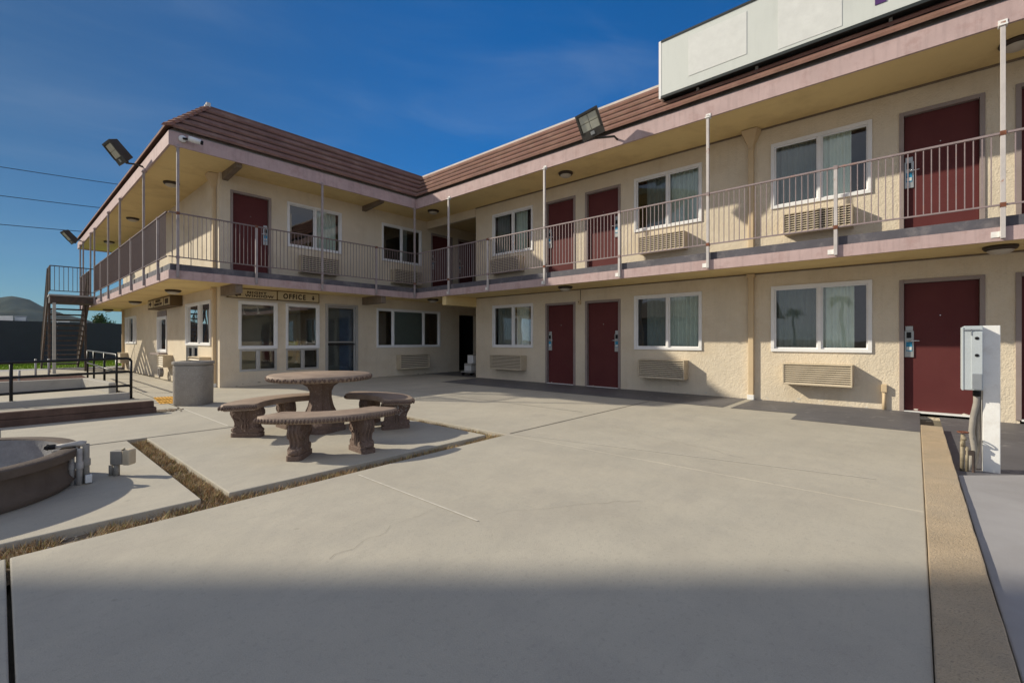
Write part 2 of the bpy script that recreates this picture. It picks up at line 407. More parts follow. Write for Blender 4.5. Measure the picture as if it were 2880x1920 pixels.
blades('dry_grass', M['straw'], [
    (-3, .045, 3.33, 3.60, 3.44, 3.69), (.045, 1.0, 3.44, 3.69, 3.46, 3.71), (1.0, 3.95, 3.47, 3.69, 3.58, 3.72),
    (.935, 1.095, 3.70, 6.44, 3.70, 6.44), (.935, 1.095, 3.70, 6.44, 3.70, 6.44), (1.10, 3.8, 6.46, 6.50, 6.46, 6.50), (3.76, 3.925, 3.7, 6.5, 3.7, 6.5)],
    52000, .012, .058, ('dry brown grass growing in the gaps between the concrete slabs', 'dry grass'), w=.003, tones=tones, patch=True)

b = MB(); lay_ = b.bm.loops.layers.float_color.new('tone')
for k in range(1500):
    q = random.random()
    if q < .6: x = random.uniform(-.3, 3.9); y = random.uniform(3.44, 3.7) + .02 * x
    elif q < .85: x = random.uniform(.94, 1.09); y = random.uniform(3.7, 6.4)
    else: x = random.uniform(3.77, 3.91); y = random.uniform(3.7, 6.4)
    b.ball((x, y, -.05 + random.uniform(0, .012)), random.uniform(.003, .011), 1, random.uniform(.5, 1), random.uniform(.35, .8), 1, Matrix.Rotation(random.uniform(0, 3), 4, 'Z'))
for f in b.bm.faces:
    for l in f.loops: l[lay_] = (1, 1, 1, 1)
tag(b.build('gravel_litter', M['pebble']), 'small stones and crumbs lying in the gaps between the slabs', 'gravel', kind='stuff')
b = MB()
def crack(x, y, a, L_, w0):
    p = Vector((x, y)); n_ = int(L_ / .05)
    for i in range(n_):
        a2 = a + random.uniform(-.55, .55); q = p + Vector((math.cos(a2), math.sin(a2))) * .05; w_ = w0 * random.uniform(.5, 1.1) * (1 - i / n_ * .7)
        nn = Vector((-math.sin(a2), math.cos(a2))) * w_
        b.poly([(p.x - nn.x, p.y - nn.y, .0035), (q.x - nn.x, q.y - nn.y, .0035), (q.x + nn.x, q.y + nn.y, .0035), (p.x + nn.x, p.y + nn.y, .0035)]); p = q
crack(4.6, 1.2, 1.25, 2.2, .0016); crack(1.1, 2.2, .15, .9, .0012); crack(5.6, 6.2, -.4, 1.8, .002); crack(2.9, 1.4, 2.5, 1.1, .0012); crack(.1, 8.0, -.1, 1.2, .0016)
tag(b.build('paving_cracks', M['crack']), kind='structure')

# lawn and distant block wall
lawn = MB(); lawn.poly([(-30, 25.2, -.02), (40, 25.2, -.02), (40, 47, -.02), (-30, 33 - 12 * .4, -.02)])
tag(lawn.build('lawn', M['grass']), 'bright green lawn along the foot of the dark block wall', 'lawn', kind='stuff')
lg = blades('lawn_grass', M['blade'], [(-2, 6, 25.25, 31, 25.25, 33)], 9000, .03, .075, ('short green grass blades standing on the lawn', 'grass'), z0=-.02, lean=.5, w=.02,
       tones=[(1, 1, 1), (.8, .9, .7), (1.1, 1.05, .9)])

bw = MB()
y_at = lambda x: 32.3 + .4 * (x - .95)
x = -26
while x < 26:
    bw.box8([(x, y_at(x), -.1), (x + 3.96, y_at(x + 3.96), -.1), (x + 3.96, y_at(x + 3.96) + .2, -.1), (x, y_at(x) + .2, -.1),
             (x, y_at(x), 2.02), (x + 3.96, y_at(x + 3.96), 2.02), (x + 3.96, y_at(x + 3.96) + .2, 2.02), (x, y_at(x) + .2, 2.02)])
    x += 4
for k in range(10):
    z = .2 * k
    bw.box8([(-26, y_at(-26) - .008, z), (26, y_at(26) - .008, z), (26, y_at(26), z), (-26, y_at(-26), z),
             (-26, y_at(-26) - .008, z + .185), (26, y_at(26) - .008, z + .185), (26, y_at(26), z + .185), (-26, y_at(-26), z + .185)])
tag(bw.build('boundary_wall', M['blockwall']), 'long dark slate-grey block wall behind the lawn at the left', 'boundary wall')

# hills
hl = MB()
prof = [(-2.2, .05), (-1.6, .085), (-1.125, .0955), (-1.101, .0985), (-1.068, .089), (-1.035, .0755), (-1.0, .064), (-.9626, .0535), (-.911, .041), (-.886, .037), (-.80, .03), (-.7, .036), (-.5, .03), (-.2, .03), (.3, .03)]
import mathutils.noise as mn
camf = Vector((math.cos(.7256), math.sin(.7256))); camr = Vector((math.sin(.7256), -math.cos(.7256)))
W0 = 1500
rows = []
nx, ny = 150, 26
def prof_h(t):
    for i in range(len(prof) - 1):
        if prof[i][0] <= t <= prof[i + 1][0]:
            f = (t - prof[i][0]) / (prof[i + 1][0] - prof[i][0]); f = f * f * (3 - 2 * f) * .5 + f * .5
            return prof[i][1] * (1 - f) + prof[i + 1][1] * f
    return .03
for j in range(ny):
    row = []
    for i in range(nx):
        t = -2.0 + 2.0 * i / (nx - 1)
        w = W0 * (.72 + .42 * j / (ny - 1))
        p = camf * w + camr * (t * w)
        u = (w / W0 - .72) / .28
        env = max(0, min(1, u)) ** .8 if u <= 1 else max(0, 1 - (u - 1) * .9)
        h = prof_h(t) * W0 * env
        h += mn.fractal(Vector((p.x * .006, p.y * .006, 0)), 1, 2, 6) * 16 * min(1, env * 2.5) * (0.25 if u > .93 and u < 1.1 else 1)
        row.append(hl.bm.verts.new((p.x, p.y, max(-1, h))))
    rows.append(row)
for j in range(ny - 1):
    for i in range(nx - 1): hl.bm.faces.new((rows[j][i], rows[j][i + 1], rows[j + 1][i + 1], rows[j + 1][i]))
tag(hl.build('hills', M['hill'], smooth=True), kind='structure')

# ------------------------------------------------------------------ the motel building
motel = thing('motel_building', 'two storey tan stucco motel with brown tiled mansard roof wrapping the courtyard', 'motel building', (0, 0, 0))

def wall_mesh(F, s0, s1, z0, z1, holes, depth=.14):
    b = MB()
    ss = sorted({s0, s1, *[h[0] for h in holes], *[h[1] for h in holes]})
    zs = sorted({z0, z1, *[h[2] for h in holes], *[h[3] for h in holes]})
    for i in range(len(ss) - 1):
        for j in range(len(zs) - 1):
            cs, cz = (ss[i] + ss[i + 1]) / 2, (zs[j] + zs[j + 1]) / 2
            if any(h[0] < cs < h[1] and h[2] < cz < h[3] for h in holes): continue
            b.quad(F(ss[i], zs[j], 0), F(ss[i + 1], zs[j], 0), F(ss[i + 1], zs[j + 1], 0), F(ss[i], zs[j + 1], 0))
    for h in holes:
        c = [(h[0], h[2]), (h[1], h[2]), (h[1], h[3]), (h[0], h[3])]
        for k in range(4):
            a, d = c[k], c[(k + 1) % 4]
            b.quad(F(a[0], a[1], 0), F(d[0], d[1], 0), F(d[0], d[1], -depth), F(a[0], a[1], -depth))
    bmesh.ops.remove_doubles(b.bm, verts=b.bm.verts, dist=1e-4)
    return b

ZU = 2.555   # floor to floor
RW = []      # right wing holes
win_r = [(7.50, 8.97), (3.18, 4.636), (.52, 1.96)]
for s0, s1 in win_r:
    RW += [(s0 + .03, s1 - .03, .93, 2.03), (s0 + .03, s1 - .03, 3.50, 4.60)]
door_r = [(6.18, 7.09, 'L'), (4.97, 5.90, 'R'), (-.74, .19, 'L'), (-1.99, -1.03, 'R')]
for s0, s1, _ in door_r:
    RW += [(s0 + .04, s1 - .04, -.06, 1.99), (s0 + .04, s1 - .04, 2.61, 4.56)]
wall_mesh(FX, YNEAR, YCOR, -.12, 5.0, RW).build('wall', M['stucco'], motel)
AW = [(3.80, 4.60, .93, 1.99), (4.87, 5.66, .93, 1.99), (3.79, 4.62, .35, .87), (4.85, 5.69, .33, .87), (5.90, 6.80, -.05, 2.09),
      (7.46, 9.81, .90, 2.02), (10.70, 11.50, -.05, 1.98),
      (3.60, 4.46, 2.61, 4.56), (4.90, 6.30, 3.51, 4.60), (7.64, 9.05, 3.51, 4.60), (9.48, 10.36, 2.61, 4.57), (10.66, 11.42, 2.61, 4.57)]
wall_mesh(FY, XC, 12.4, -.12, 5.0, AW).build('wall', M['stucco'], motel)
CW = [(12.64, 14.76, 1.0, 2.03), (13.75, 14.76, .40, .93), (16.95, 18.08, .75, 1.80), (21.53, 23.62, 1.0, 1.98)]
wall_mesh(FC, YP, YEND, -.12, 5.0, CW).build('wall', M['stucco'], motel)
b = MB()
b.quad((XA, YCOR, -.12), (XFAR, YCOR, -.12), (XFAR, YCOR, 5), (XA, YCOR, 5))
b.quad((12.4, YCOR, -.12), (12.4, YP, -.12), (12.4, YP, 5), (12.4, YCOR, 5))
b.quad((XC, YEND, -.12), (XFAR, YEND, -.12), (XFAR, YEND, 5), (XC, YEND, 5))
b.quad((XFAR, YNEAR, -.12), (XFAR, YEND, -.12), (XFAR, YEND, 5), (XFAR, YNEAR, 5))
b.quad((XA, YNEAR, -.12), (XFAR, YNEAR, -.12), (XFAR, YNEAR, 5), (XA, YNEAR, 5))
b.build('wall', M['stucco'], motel)

def ring_quads(b, A, B):
    for i in range(len(A) - 1):
        b.quad(A[i], A[i + 1], B[i + 1], B[i])
def P(t, z, **k): return [(x, y, z) for x, y in path(t, **k)]
def profile(b, pts, **k):
    for i in range(len(pts) - 1): ring_quads(b, P(*pts[i], **k), P(*pts[i + 1], **k))
def profile_caps(b, pts, **k):
    rings = [P(*q, **k) for q in pts]
    b.poly([r[0] for r in rings]); b.poly([r[-1] for r in rings])

# balcony: painted fascia, slab edge, floor and underside
KB = dict(ya=25.35)
b = MB(); pr = [(0, ZB), (0, ZPINK), (.045, ZPINK), (.045, ZB), (0, ZB)]; profile(b, pr, **KB); profile_caps(b, pr[:-1], **KB)
b.build('balcony_fascia', M['pink'], motel)
b = MB(); pr = [(.03, ZPINK + .003), (.03, ZSLAB), (.3, ZSLAB)]; profile(b, pr, **KB); 
outer = path(.3, **KB)
b.poly([(x, y, ZSLAB) for x, y in outer] + [(XFAR - .2, YNEAR, ZSLAB), (XFAR - .2, 25.35, ZSLAB)])
b.build('balcony_slab', M['slabedge'], motel)
b = MB(); b.poly([(x, y, ZB + .025) for x, y in path(.044, **KB)] + [(XFAR - .1, YNEAR, ZB + .025), (XFAR - .1, 25.3, ZB + .025)])
b.build('balcony_soffit', M['soffit'], motel)
# end face of the balcony at the far left
b = MB(); b.box(XD + .01, XFAR - .3, 25.36, 25.40, ZB, ZSLAB); b.build('balcony_fascia', M['pink'], motel)

# eaves: fascia and soffit
b = MB(); pr = [(0, ZF), (0, ZFT), (.04, ZFT), (.04, ZF), (0, ZF)]; profile(b, pr); profile_caps(b, pr[:-1])
b.build('roof_fascia', M['pink'], motel)
b = MB(); b.box(XD, XFAR, 26.402, 26.44, ZF, ZFT); b.build('roof_fascia', M['pink'], motel)
b = MB(); b.poly([(x, y, ZSOF) for x, y in path(.039)] + [(XFAR - .1, YNEAR, ZSOF), (XFAR - .1, 26.4, ZSOF)])
b.build('roof_soffit', M['soffit'], motel)

# mansard roof laid in stepped courses of tiles
roof = MB(); lay = roof.bm.loops.layers.float_color.new('tone')
NC = 5
def rp(t):  # height on the roof slope
    return ZFT + .03 + (ZR - ZFT - .03) * (t + .05) / (TR + .05)
ts = [-.06 + (TR + .06) * i / NC for i in range(NC + 1)]
for i in range(NC):
    t0, t1 = ts[i], ts[i + 1] + .03
    zl0, zl1 = rp(t0), rp(t1)
    lift = .088
    segs = [(XD, 'x', 1), (YQ, 'y', 0), (XB, 'x', 1)]
    a0, a1 = path(t0), path(t1 if i < NC - 1 else TR)
    for k in range(3):
        p0, p1 = Vector(a0[k]), Vector(a0[k + 1]); q0, q1 = Vector(a1[k]), Vector(a1[k + 1])
        n = max(1, round((p1 - p0).length / .34))
        off = (.5 if i % 2 else 0)
        cuts = [0] + [min(1, max(0, (j + off) / n)) for j in range(0 if off else 1, n)] + [1]
        for j in range(len(cuts) - 1):
            f0, f1 = cuts[j], cuts[j + 1]
            if f1 - f0 < 1e-4: continue
            g = .0
            pa, pb = p0.lerp(p1, f0 + g * (j > 0)), p0.lerp(p1, f1 - g * (f1 < 1)); qa, qb = q0.lerp(q1, f0 + g * (j > 0)), q0.lerp(q1, f1 - g * (f1 < 1))
            jz = random.uniform(-.0015, .0015)
            z0, z1 = zl0 + lift + jz, zl1 + .006
            tn = random.uniform(.90, 1.06); tn = (tn, tn * random.uniform(.97, 1.03), tn * random.uniform(.96, 1.04), 1)
            A = (pa.x, pa.y, z0); B = (pb.x, pb.y, z0); Cc = (qb.x, qb.y, z1); D = (qa.x, qa.y, z1)
            A2 = (pa.x, pa.y, z0 - .05); B2 = (pb.x, pb.y, z0 - .05)
            D2 = (qa.x, qa.y, z1 - .05); C2 = (qb.x, qb.y, z1 - .05)
            for fc in ((A, B, Cc, D), (A2, B2, B, A), (A2, A, D, D2), (B, B2, C2, Cc), (B2, A2, D2, C2)):
                f = roof.quad(*fc)
                for l in f.loops: l[lay] = tn
ro = roof.build('roof', M['tile'], motel)
b = MB()   # felt behind the tiles
profile(b, [(.0, ZFT - .01), (TR, ZR - .04)])
b.poly([(x, y, ZR - .02) for x, y in path(TR + .1)] + [(XFAR, YNEAR, ZR - .02), (XFAR, 26.4, ZR - .02)])
b.poly([(XD, 26.41, ZFT), (XD + TR, 26.41, ZR), (XFAR, 26.41, ZR), (XFAR, 26.41, ZFT)])
b.build('roof_deck', M['roofgravel'], motel)
b = MB(); pr = [(TR - .035, ZR - .03), (TR - .035, ZR + .055), (TR + .1, ZR + .07), (TR + .1, ZR - .02)]; profile(b, pr)
bm_ = b.bm; bm_.faces.ensure_lookup_table()
for f in bm_.faces: f.material_index = 0 if min(v.co.y for v in f.verts) < 5 else 1
hp = bm_.loops.layers.float_color.new('tone')
for f in bm_.faces:
    for l in f.loops: l[hp] = (.8, .8, .8, 1)
cap = b.build('ridge_cap', [M['roofcap'], M['tile']], ro)
b = MB()   # hip and valley covers
for (cx, cy, sgn) in ((XD, YQ, 1),):
    for i in range(9):
        f0, f1 = i / 9, (i + 1.12) / 9
        t0, t1 = -.05 + (TR + .02) * f0, -.05 + (TR + .02) * f1
        A = Vector((cx + t0, cy + t0, rp(t0) + .085)); B = Vector((cx + t1, cy + t1, rp(t1) + .06))
        d = (B - A).normalized(); n = Vector((1, -1, 0)).normalized()
        b.box8([A + n * .10 - Vector((0, 0, .055)), A - n * .10 - Vector((0, 0, .055)), B - n * .085 - Vector((0, 0, .055)), B + n * .085 - Vector((0, 0, .055)),
                A + n * .05 + Vector((0, 0, .0)), A - n * .05, B - n * .045, B + n * .045])
hp = b.bm.loops.layers.float_color.new('tone')
for f in b.bm.faces:
    for l in f.loops: l[hp] = (1.2, 1.05, .95, 1)
b.build('hip_cap', M['tile'], ro)
b = MB(); b.box(XD + TR - .02, XD + TR + .06, YQ + TR - .02, YQ + TR + .06, ZR, ZR + .13); b.box(XD + TR - .06, XD + TR + .04, YQ + TR - .06, YQ + TR + .02, ZR - .01, ZR + .05)
b.build('finial', M['roofcap'], ro)

# beams carrying the balcony and the eaves
for (x0, x1, z0, z1) in [(3.41, 3.53, 4.79, ZSOF - .003), (6.96, 7.08, 4.82, ZSOF - .003)]:
    b = MB(); b.box8([(x0, YP - .002, z0), (x1, YP - .002, z0), (x1, YP - .95, z0 + .07), (x0, YP - .95, z0 + .07), (x0, YP - .002, z1), (x1, YP - .002, z1), (x1, YP - .95, z1), (x0, YP - .95, z1)])
    b.build('beam', M['beam'], motel, bevel=.005)
for (x0, x1) in [(3.38, 3.52), (6.96, 7.10)]:
    b = MB(); b.box(x0, x1, YQ + .05, YP - .002, ZB - .19, ZB + .022); b.build('beam', M['beam'], motel, bevel=.005)
b = MB(); b.box(XB + .05, XA + .3, YCOR - .02, YCOR + .14, ZB - .24, ZB + .022); b.build('beam', M['soffit'], motel, bevel=.005)
b = MB(); b.box(XA - .004, XA + .1, YCOR + .01, YP, 4.72, ZSOF - .003); b.build('beam', M['stucco'], motel)
# little wood trim where wall meets soffit
b = MB(); b.fbox(FX, YNEAR, YCOR, ZSOF - .03, ZSOF - .002, .003, .022); b.fbox(FX, YNEAR, YCOR, ZB - .0, ZB + .02, .003, .02)
b.build('trim', M['beam'], motel)

# ---- windows
def wavy(b, F, s0, s1, z0, z1, o, amp=.025, pitch=.09):
    n = max(6, int((s1 - s0) / .012))
    pr = None
    ph = random.uniform(0, 6)
    for i in range(n + 1):
        s = s0 + (s1 - s0) * i / n
        oo = o + amp * math.sin(2 * PI * (s - s0) / pitch + ph + .8 * math.sin(9 * s)) + .3 * amp * math.sin(23 * s + ph)
        cur = (F(s, z0, oo), F(s, z1, oo))
        if pr: b.quad(pr[0], cur[0], cur[1], pr[1])
        pr = cur

def window(F, s0, s1, z0, z1, mulls=(), curtains=(), blinds=(), frame_w=.055, fmat='white', proud=.028, gl=None, room=True, open_side=None, label=None, depth=.9):
    m = M[fmat]
    b = MB()
    fw = frame_w
    b.fbox(F, s0, s1, z0, z0 + fw, -.06, proud); b.fbox(F, s0, s1, z1 - fw, z1, -.06, proud)
    b.fbox(F, s0, s0 + fw, z0 + fw, z1 - fw, -.06, proud); b.fbox(F, s1 - fw, s1, z0 + fw, z1 - fw, -.06, proud)
    for q in mulls: b.fbox(F, q - .025, q + .025, z0 + fw, z1 - fw, -.055, proud - .008)
    win = b.build('window', m, motel, bevel=.004)
    if label: win['label'] = label
    edges = [s0 + fw, *sorted(mulls), s1 - fw]
    # sash frames
    b = MB()
    for k in range(len(edges) - 1):
        a, c = edges[k] + (.0 if k == 0 else .025), edges[k + 1] - (.0 if k == len(edges) - 2 else .025)
        t = .022; zz0, zz1 = z0 + fw, z1 - fw; o0, o1 = -.05, -.012
        b.fbox(F, a, c, zz0, zz0 + t, o0, o1); b.fbox(F, a, c, zz1 - t, zz1, o0, o1)
        b.fbox(F, a, a + t, zz0 + t, zz1 - t, o0, o1); b.fbox(F, c - t, c, zz0 + t, zz1 - t, o0, o1)
    b.build('sash', m, win)
    for k in range(len(edges) - 1):
        a, c = edges[k], edges[k + 1]
        b = MB(); b.quad(F(a + .01, z0 + fw, -.03), F(c - .01, z0 + fw, -.03), F(c - .01, z1 - fw, -.03), F(a + .01, z1 - fw, -.03))
        g = M['glass'] if (gl is None or gl[k] == 'c') else M['glassdark']
        b.build('pane', g, win)
    for (a, c) in curtains:
        b = MB(); wavy(b, F, a, c, z0 + .03, z1 - .02, -.14); b.build('curtain', M['curtain'], win, smooth=True)
    for (a, c) in blinds:
        b = MB(); z = z0 + fw
        while z < z1 - fw:
            b.quad(F(a, z, -.13), F(c, z, -.13), F(c, z + .03, -.105), F(a, z + .03, -.105)); z += .026
        b.build('blind', M['blind'], win)
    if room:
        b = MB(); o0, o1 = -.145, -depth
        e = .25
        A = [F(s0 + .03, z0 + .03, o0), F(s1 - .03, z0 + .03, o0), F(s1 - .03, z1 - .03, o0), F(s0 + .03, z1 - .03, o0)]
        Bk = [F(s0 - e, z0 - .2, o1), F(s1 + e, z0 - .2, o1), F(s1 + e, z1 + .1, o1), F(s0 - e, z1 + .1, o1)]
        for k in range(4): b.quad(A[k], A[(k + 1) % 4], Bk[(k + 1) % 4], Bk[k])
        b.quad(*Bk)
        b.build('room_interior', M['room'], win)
    return win

for (s0, s1), mu, cu in zip(win_r, (8.216, 3.885, 1.228), ([(7.75, 8.18), (8.4, 8.9)], [(3.24, 3.87), (3.92, 4.4)], [(.76, 1.2), (1.26, 1.9)])):
    for dz in (0, ZU + .01):
        cc = cu if dz == 0 else [(a_ + .04, b_ + .02) for a_, b_ in cu]
        window(FX, s0, s1, .893 + dz, 2.068 + dz, [mu], cc, gl=['c', 'd'])
# office windows
window(FY, 3.748, 4.63, .885, 2.03, (), (), gl=['c'], depth=2.6)
window(FY, 4.827, 5.70, .885, 2.033, (), (), gl=['c'], depth=2.6)
window(FY, 3.775, 4.62, .345, .885, (4.188,), (), fmat='alu', frame_w=.03, proud=.004, depth=2.6)
window(FY, 4.84, 5.69, .33, .885, (5.266,), (), fmat='alu', frame_w=.03, proud=.004, depth=2.6)
window(FY, 7.43, 9.84, .87, 2.05, (8.013, 9.168), (), blinds=[(8.03, 9.15)], gl=['d', 'c', 'd'])
window(FY, 4.865, 6.332, 3.485, 4.625, (5.591,), [(5.62, 6.25)], gl=['d', 'c'])
window(FY, 7.607, 9.075, 3.485, 4.62, (8.319,), [(8.35, 8.62)], gl=['d', 'd'])
# side wall windows
window(FC, 12.604, 14.80, .96, 2.065, (13.63,), (), gl=['c', 'c'], depth=2)
window(FC, 13.70, 14.79, .38, .95, (14.25,), (), fmat='alu', frame_w=.03, proud=.004)
window(FC, 16.90, 18.14, .72, 1.83, (), (), frame_w=.07)
window(FC, 21.49, 23.66, .955, 2.0, (22.1, 23.1), (), gl=['d', 'c', 'd'])
b = MB(); b.fbox(FC, 16.85, 18.2, .66, .70, .0, .22); b.build('window_shelf', M['doorframe'], motel)
b = MB(); b.fbox(FC, 16.95, 18.1, 1.835, 2.0, .0, .02); b.build('panel', M['doorframe'], motel)

# ---- doors
def door(F, s0, s1, z0, z1, hand, kind='guest', label=None):
    b = MB(); w = .055
    b.fbox(F, s0, s0 + w, z0, z1, -.10, .018); b.fbox(F, s1 - w, s1, z0, z1, -.10, .018); b.fbox(F, s0 + w, s1 - w, z1 - w, z1, -.10, .018)
    b2 = MB(); b2.fbox(F, s0 + w + .003, s1 - w - .003, z0 + .015, z1 - w - .003, -.10, -.055)
    d = b2.build('door', M['door'], motel, bevel=.003)
    if label: d['label'] = label
    b.build('door_frame', M['doorframe'], d, bevel=.003)
    b = MB(); b.fbox(F, s0 + w, s1 - w, z0 - .01, z0 + .014, -.10, .03); b.build('threshold', M['whitepaint'], d)
    # lock plate is on the larger-s side ('L' as seen) or the smaller-s side
    if F is FY: big = (hand == 'R')
    else: big = (hand == 'L')
    ls = (s1 - w - .115) if big else (s0 + w + .005)
    zc = z0 + 1.07
    b = MB(); b.fbox(F, ls, ls + .11, zc - .235, zc + .17, -.055, -.035); b.fbox(F, ls + .01, ls + .1, zc + .17, zc + .245, -.055, -.045)
    b.build('lock', M['lockmetal'], d, bevel=.004)
    b = MB(); b.fbox(F, ls + .03, ls + .085, zc + .06, zc + .15, -.035, -.022); b.build('card_reader', M['black'], d, bevel=.003)
    b = MB(); b.fbox(F, ls + .02, ls + .09, zc - .14, zc + .0, -.034, -.029); b.build('door_tag', M['bluetag'], d)
    b = MB(); b.fbox(F, ls + .025, ls + .085, zc - .125, zc - .075, -.029, -.026); b.build('tag_text_panel', M['tagwhite'], d)
    hs = ls + .055; dirn = -1 if big else 1
    b = MB(); p0 = F(hs, zc + .02, -.035); p1 = F(hs, zc + .02, .01); p2 = F(hs + dirn * .12, zc + .018, .012)
    b.tube([p0, p1], .011); b.tube([p1, p2], .009); b.build('handle', M['chrome'], d, smooth=True)
    b = MB(); c = F((s0 + s1) / 2, z0 + 1.47, -.053); b.ball(c, .011); b.build('peephole', M['chrome'], d)
    return d
for s0, s1, h in door_r:
    door(FX, s0, s1, .0 if s0 > -2 else 0, 2.027, h)
    door(FX, s0, s1, 2.606, 4.61, h)
door(FY, 3.58, 4.48, 2.606, 4.61, 'R')
door(FY, 9.46, 10.38, 2.606, 4.63, 'L')
door(FY, 10.64, 11.44, 2.606, 4.63, 'L')
# glazed office door
b = MB(); b.fbox(FY, 5.867, 5.93, 0, 2.09, -.1, .015); b.fbox(FY, 6.77, 6.83, 0, 2.09, -.1, .015); b.fbox(FY, 5.93, 6.77, 2.03, 2.09, -.1, .015)
fr = b.build('door_frame', M['alu'], motel)
b = MB()
b.fbox(FY, 5.935, 5.975, .01, 2.025, -.08, -.045); b.fbox(FY, 6.725, 6.765, .01, 2.025, -.08, -.045); b.fbox(FY, 5.975, 6.725, 1.985, 2.025, -.08, -.045)
b.fbox(FY, 5.975, 6.725, .01, .05, -.08, -.045); b.fbox(FY, 5.975, 6.725, 1.03, 1.06, -.08, -.04)
dr = b.build('door', M['alu'], motel); dr['label'] = 'glazed aluminium office door with a push bar'
b = MB(); b.quad(FY(5.975, 1.06, -.06), FY(6.725, 1.06, -.06), FY(6.725, 1.985, -.06), FY(5.975, 1.985, -.06)); b.build('pane', M['glass'], dr)
b = MB(); b.quad(FY(5.975, .05, -.06), FY(6.725, .05, -.06), FY(6.725, 1.03, -.06), FY(5.975, 1.03, -.06)); b.build('pane', M['glass'], dr)
b = MB(); b.fbox(FY, 5.96, 6.74, .96, 1.0, -.04, .0); b.build('push_bar', M['dark'], dr, bevel=.006)
b = MB(); b.fbox(FY, 5.9, 6.35, 0, 1.98, -.16, -.15); b.build('inner_screen', M['doorgrey'], dr)
b = MB(); b.fbox(FY, 6.35, 6.8, 0, 1.98, -.19, -.18); b.build('inner_screen', M['doorglassblue'], dr)
# dark doorway in the passage
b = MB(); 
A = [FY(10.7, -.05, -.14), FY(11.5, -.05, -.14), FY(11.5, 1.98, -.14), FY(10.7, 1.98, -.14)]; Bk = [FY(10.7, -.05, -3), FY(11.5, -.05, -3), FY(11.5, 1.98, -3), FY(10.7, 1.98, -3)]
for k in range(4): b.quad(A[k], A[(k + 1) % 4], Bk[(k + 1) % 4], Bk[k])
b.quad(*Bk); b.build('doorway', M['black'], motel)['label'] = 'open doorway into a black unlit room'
# office interior: counter and furnishings seen through the glass
it = thing('office_counter', 'beige reception counter behind the office windows', 'counter', (4.7, 13.6, 0))
b = MB(); b.box(-1.1, 1.2, -.3, .3, 0, 1.0); b.build('counter_body', M['soffit'], it, bevel=.01)
b = MB(); b.box(-1.15, 1.25, -.36, .34, 1.0, 1.04); b.build('counter_top', M['beam'], it, bevel=.008)
it = thing('folded_cloth', 'yellow-green cloth lying on the sill inside the right office window', 'cloth', (5.05, YP + .35, 0))
b = MB(); b.box(-.22, .2, -.08, .08, .93, 1.06); b.box(-.24, .22, -.1, .1, .9, .935); b.build('cloth', M['yellowcloth'], it, bevel=.02)
it = thing('window_sill_board', 'pale board under the two office windows inside', 'shelf', (4.7, YP + .3, .86))
b = MB(); b.box(-1.0, 1.0, -.14, .18, 0, .035); b.build('board', M['curtain'], it, bevel=.005)

def chips(F, s0, s1, z0, z1, n, name, m, parent, big=.05):
    b = MB()
    for k in range(n):
        cs, cz = random.uniform(s0, s1), z0 + (z1 - z0) * random.random() ** 2.2
        n_ = 8; ph = random.random(); r_ = random.uniform(.2, 1) * big
        pts = [F(cs + r_ * 1.5 * random.uniform(.4, 1) * math.cos(2 * PI * (i + ph) / n_), max(z0 - .02, cz + r_ * .55 * random.uniform(.4, 1) * math.sin(2 * PI * (i + ph) / n_)), .0022) for i in range(n_)]
        b.poly(pts)
    return b.build(name, m, parent)
chips(FX, -1, .0, .02, .16, 4, 'worn_patch', M['chip'], motel)
chips(FX, .4, 3.2, .01, .10, 16, 'worn_patch', M['chip'], motel, .035)
chips(FX, 3.3, 9.6, .01, .08, 10, 'worn_patch', M['chip'], motel, .03)
chips(FY, 3.5, 10.5, .01, .10, 12, 'worn_patch', M['chipdark'], motel, .035)
b = MB()
for k in range(90):
    y = random.uniform(-2.5, 2.1); x = random.uniform(7.0, 9.2)
    if y < -.05: z = -.0425
    elif (y > 1.3 and x < 7.95) or x < 7.4: continue
    else: z = .0065
    L_ = random.uniform(.02, .16); w_ = random.uniform(.003, .016); a = random.gauss(1.57, .25)
    d = Vector((math.cos(a), math.sin(a))) * L_; nn = Vector((-d.y, d.x)).normalized() * w_
    b.poly([(x - d.x, y - d.y, z), (x + nn.x - d.x * .3, y + nn.y - d.y * .3, z), (x + d.x, y + d.y, z), (x - nn.x + d.x * .2, y - nn.y + d.y * .2, z)][::-1])
tag(b.build('worn_paint', M['concrete_grey']), kind='structure')

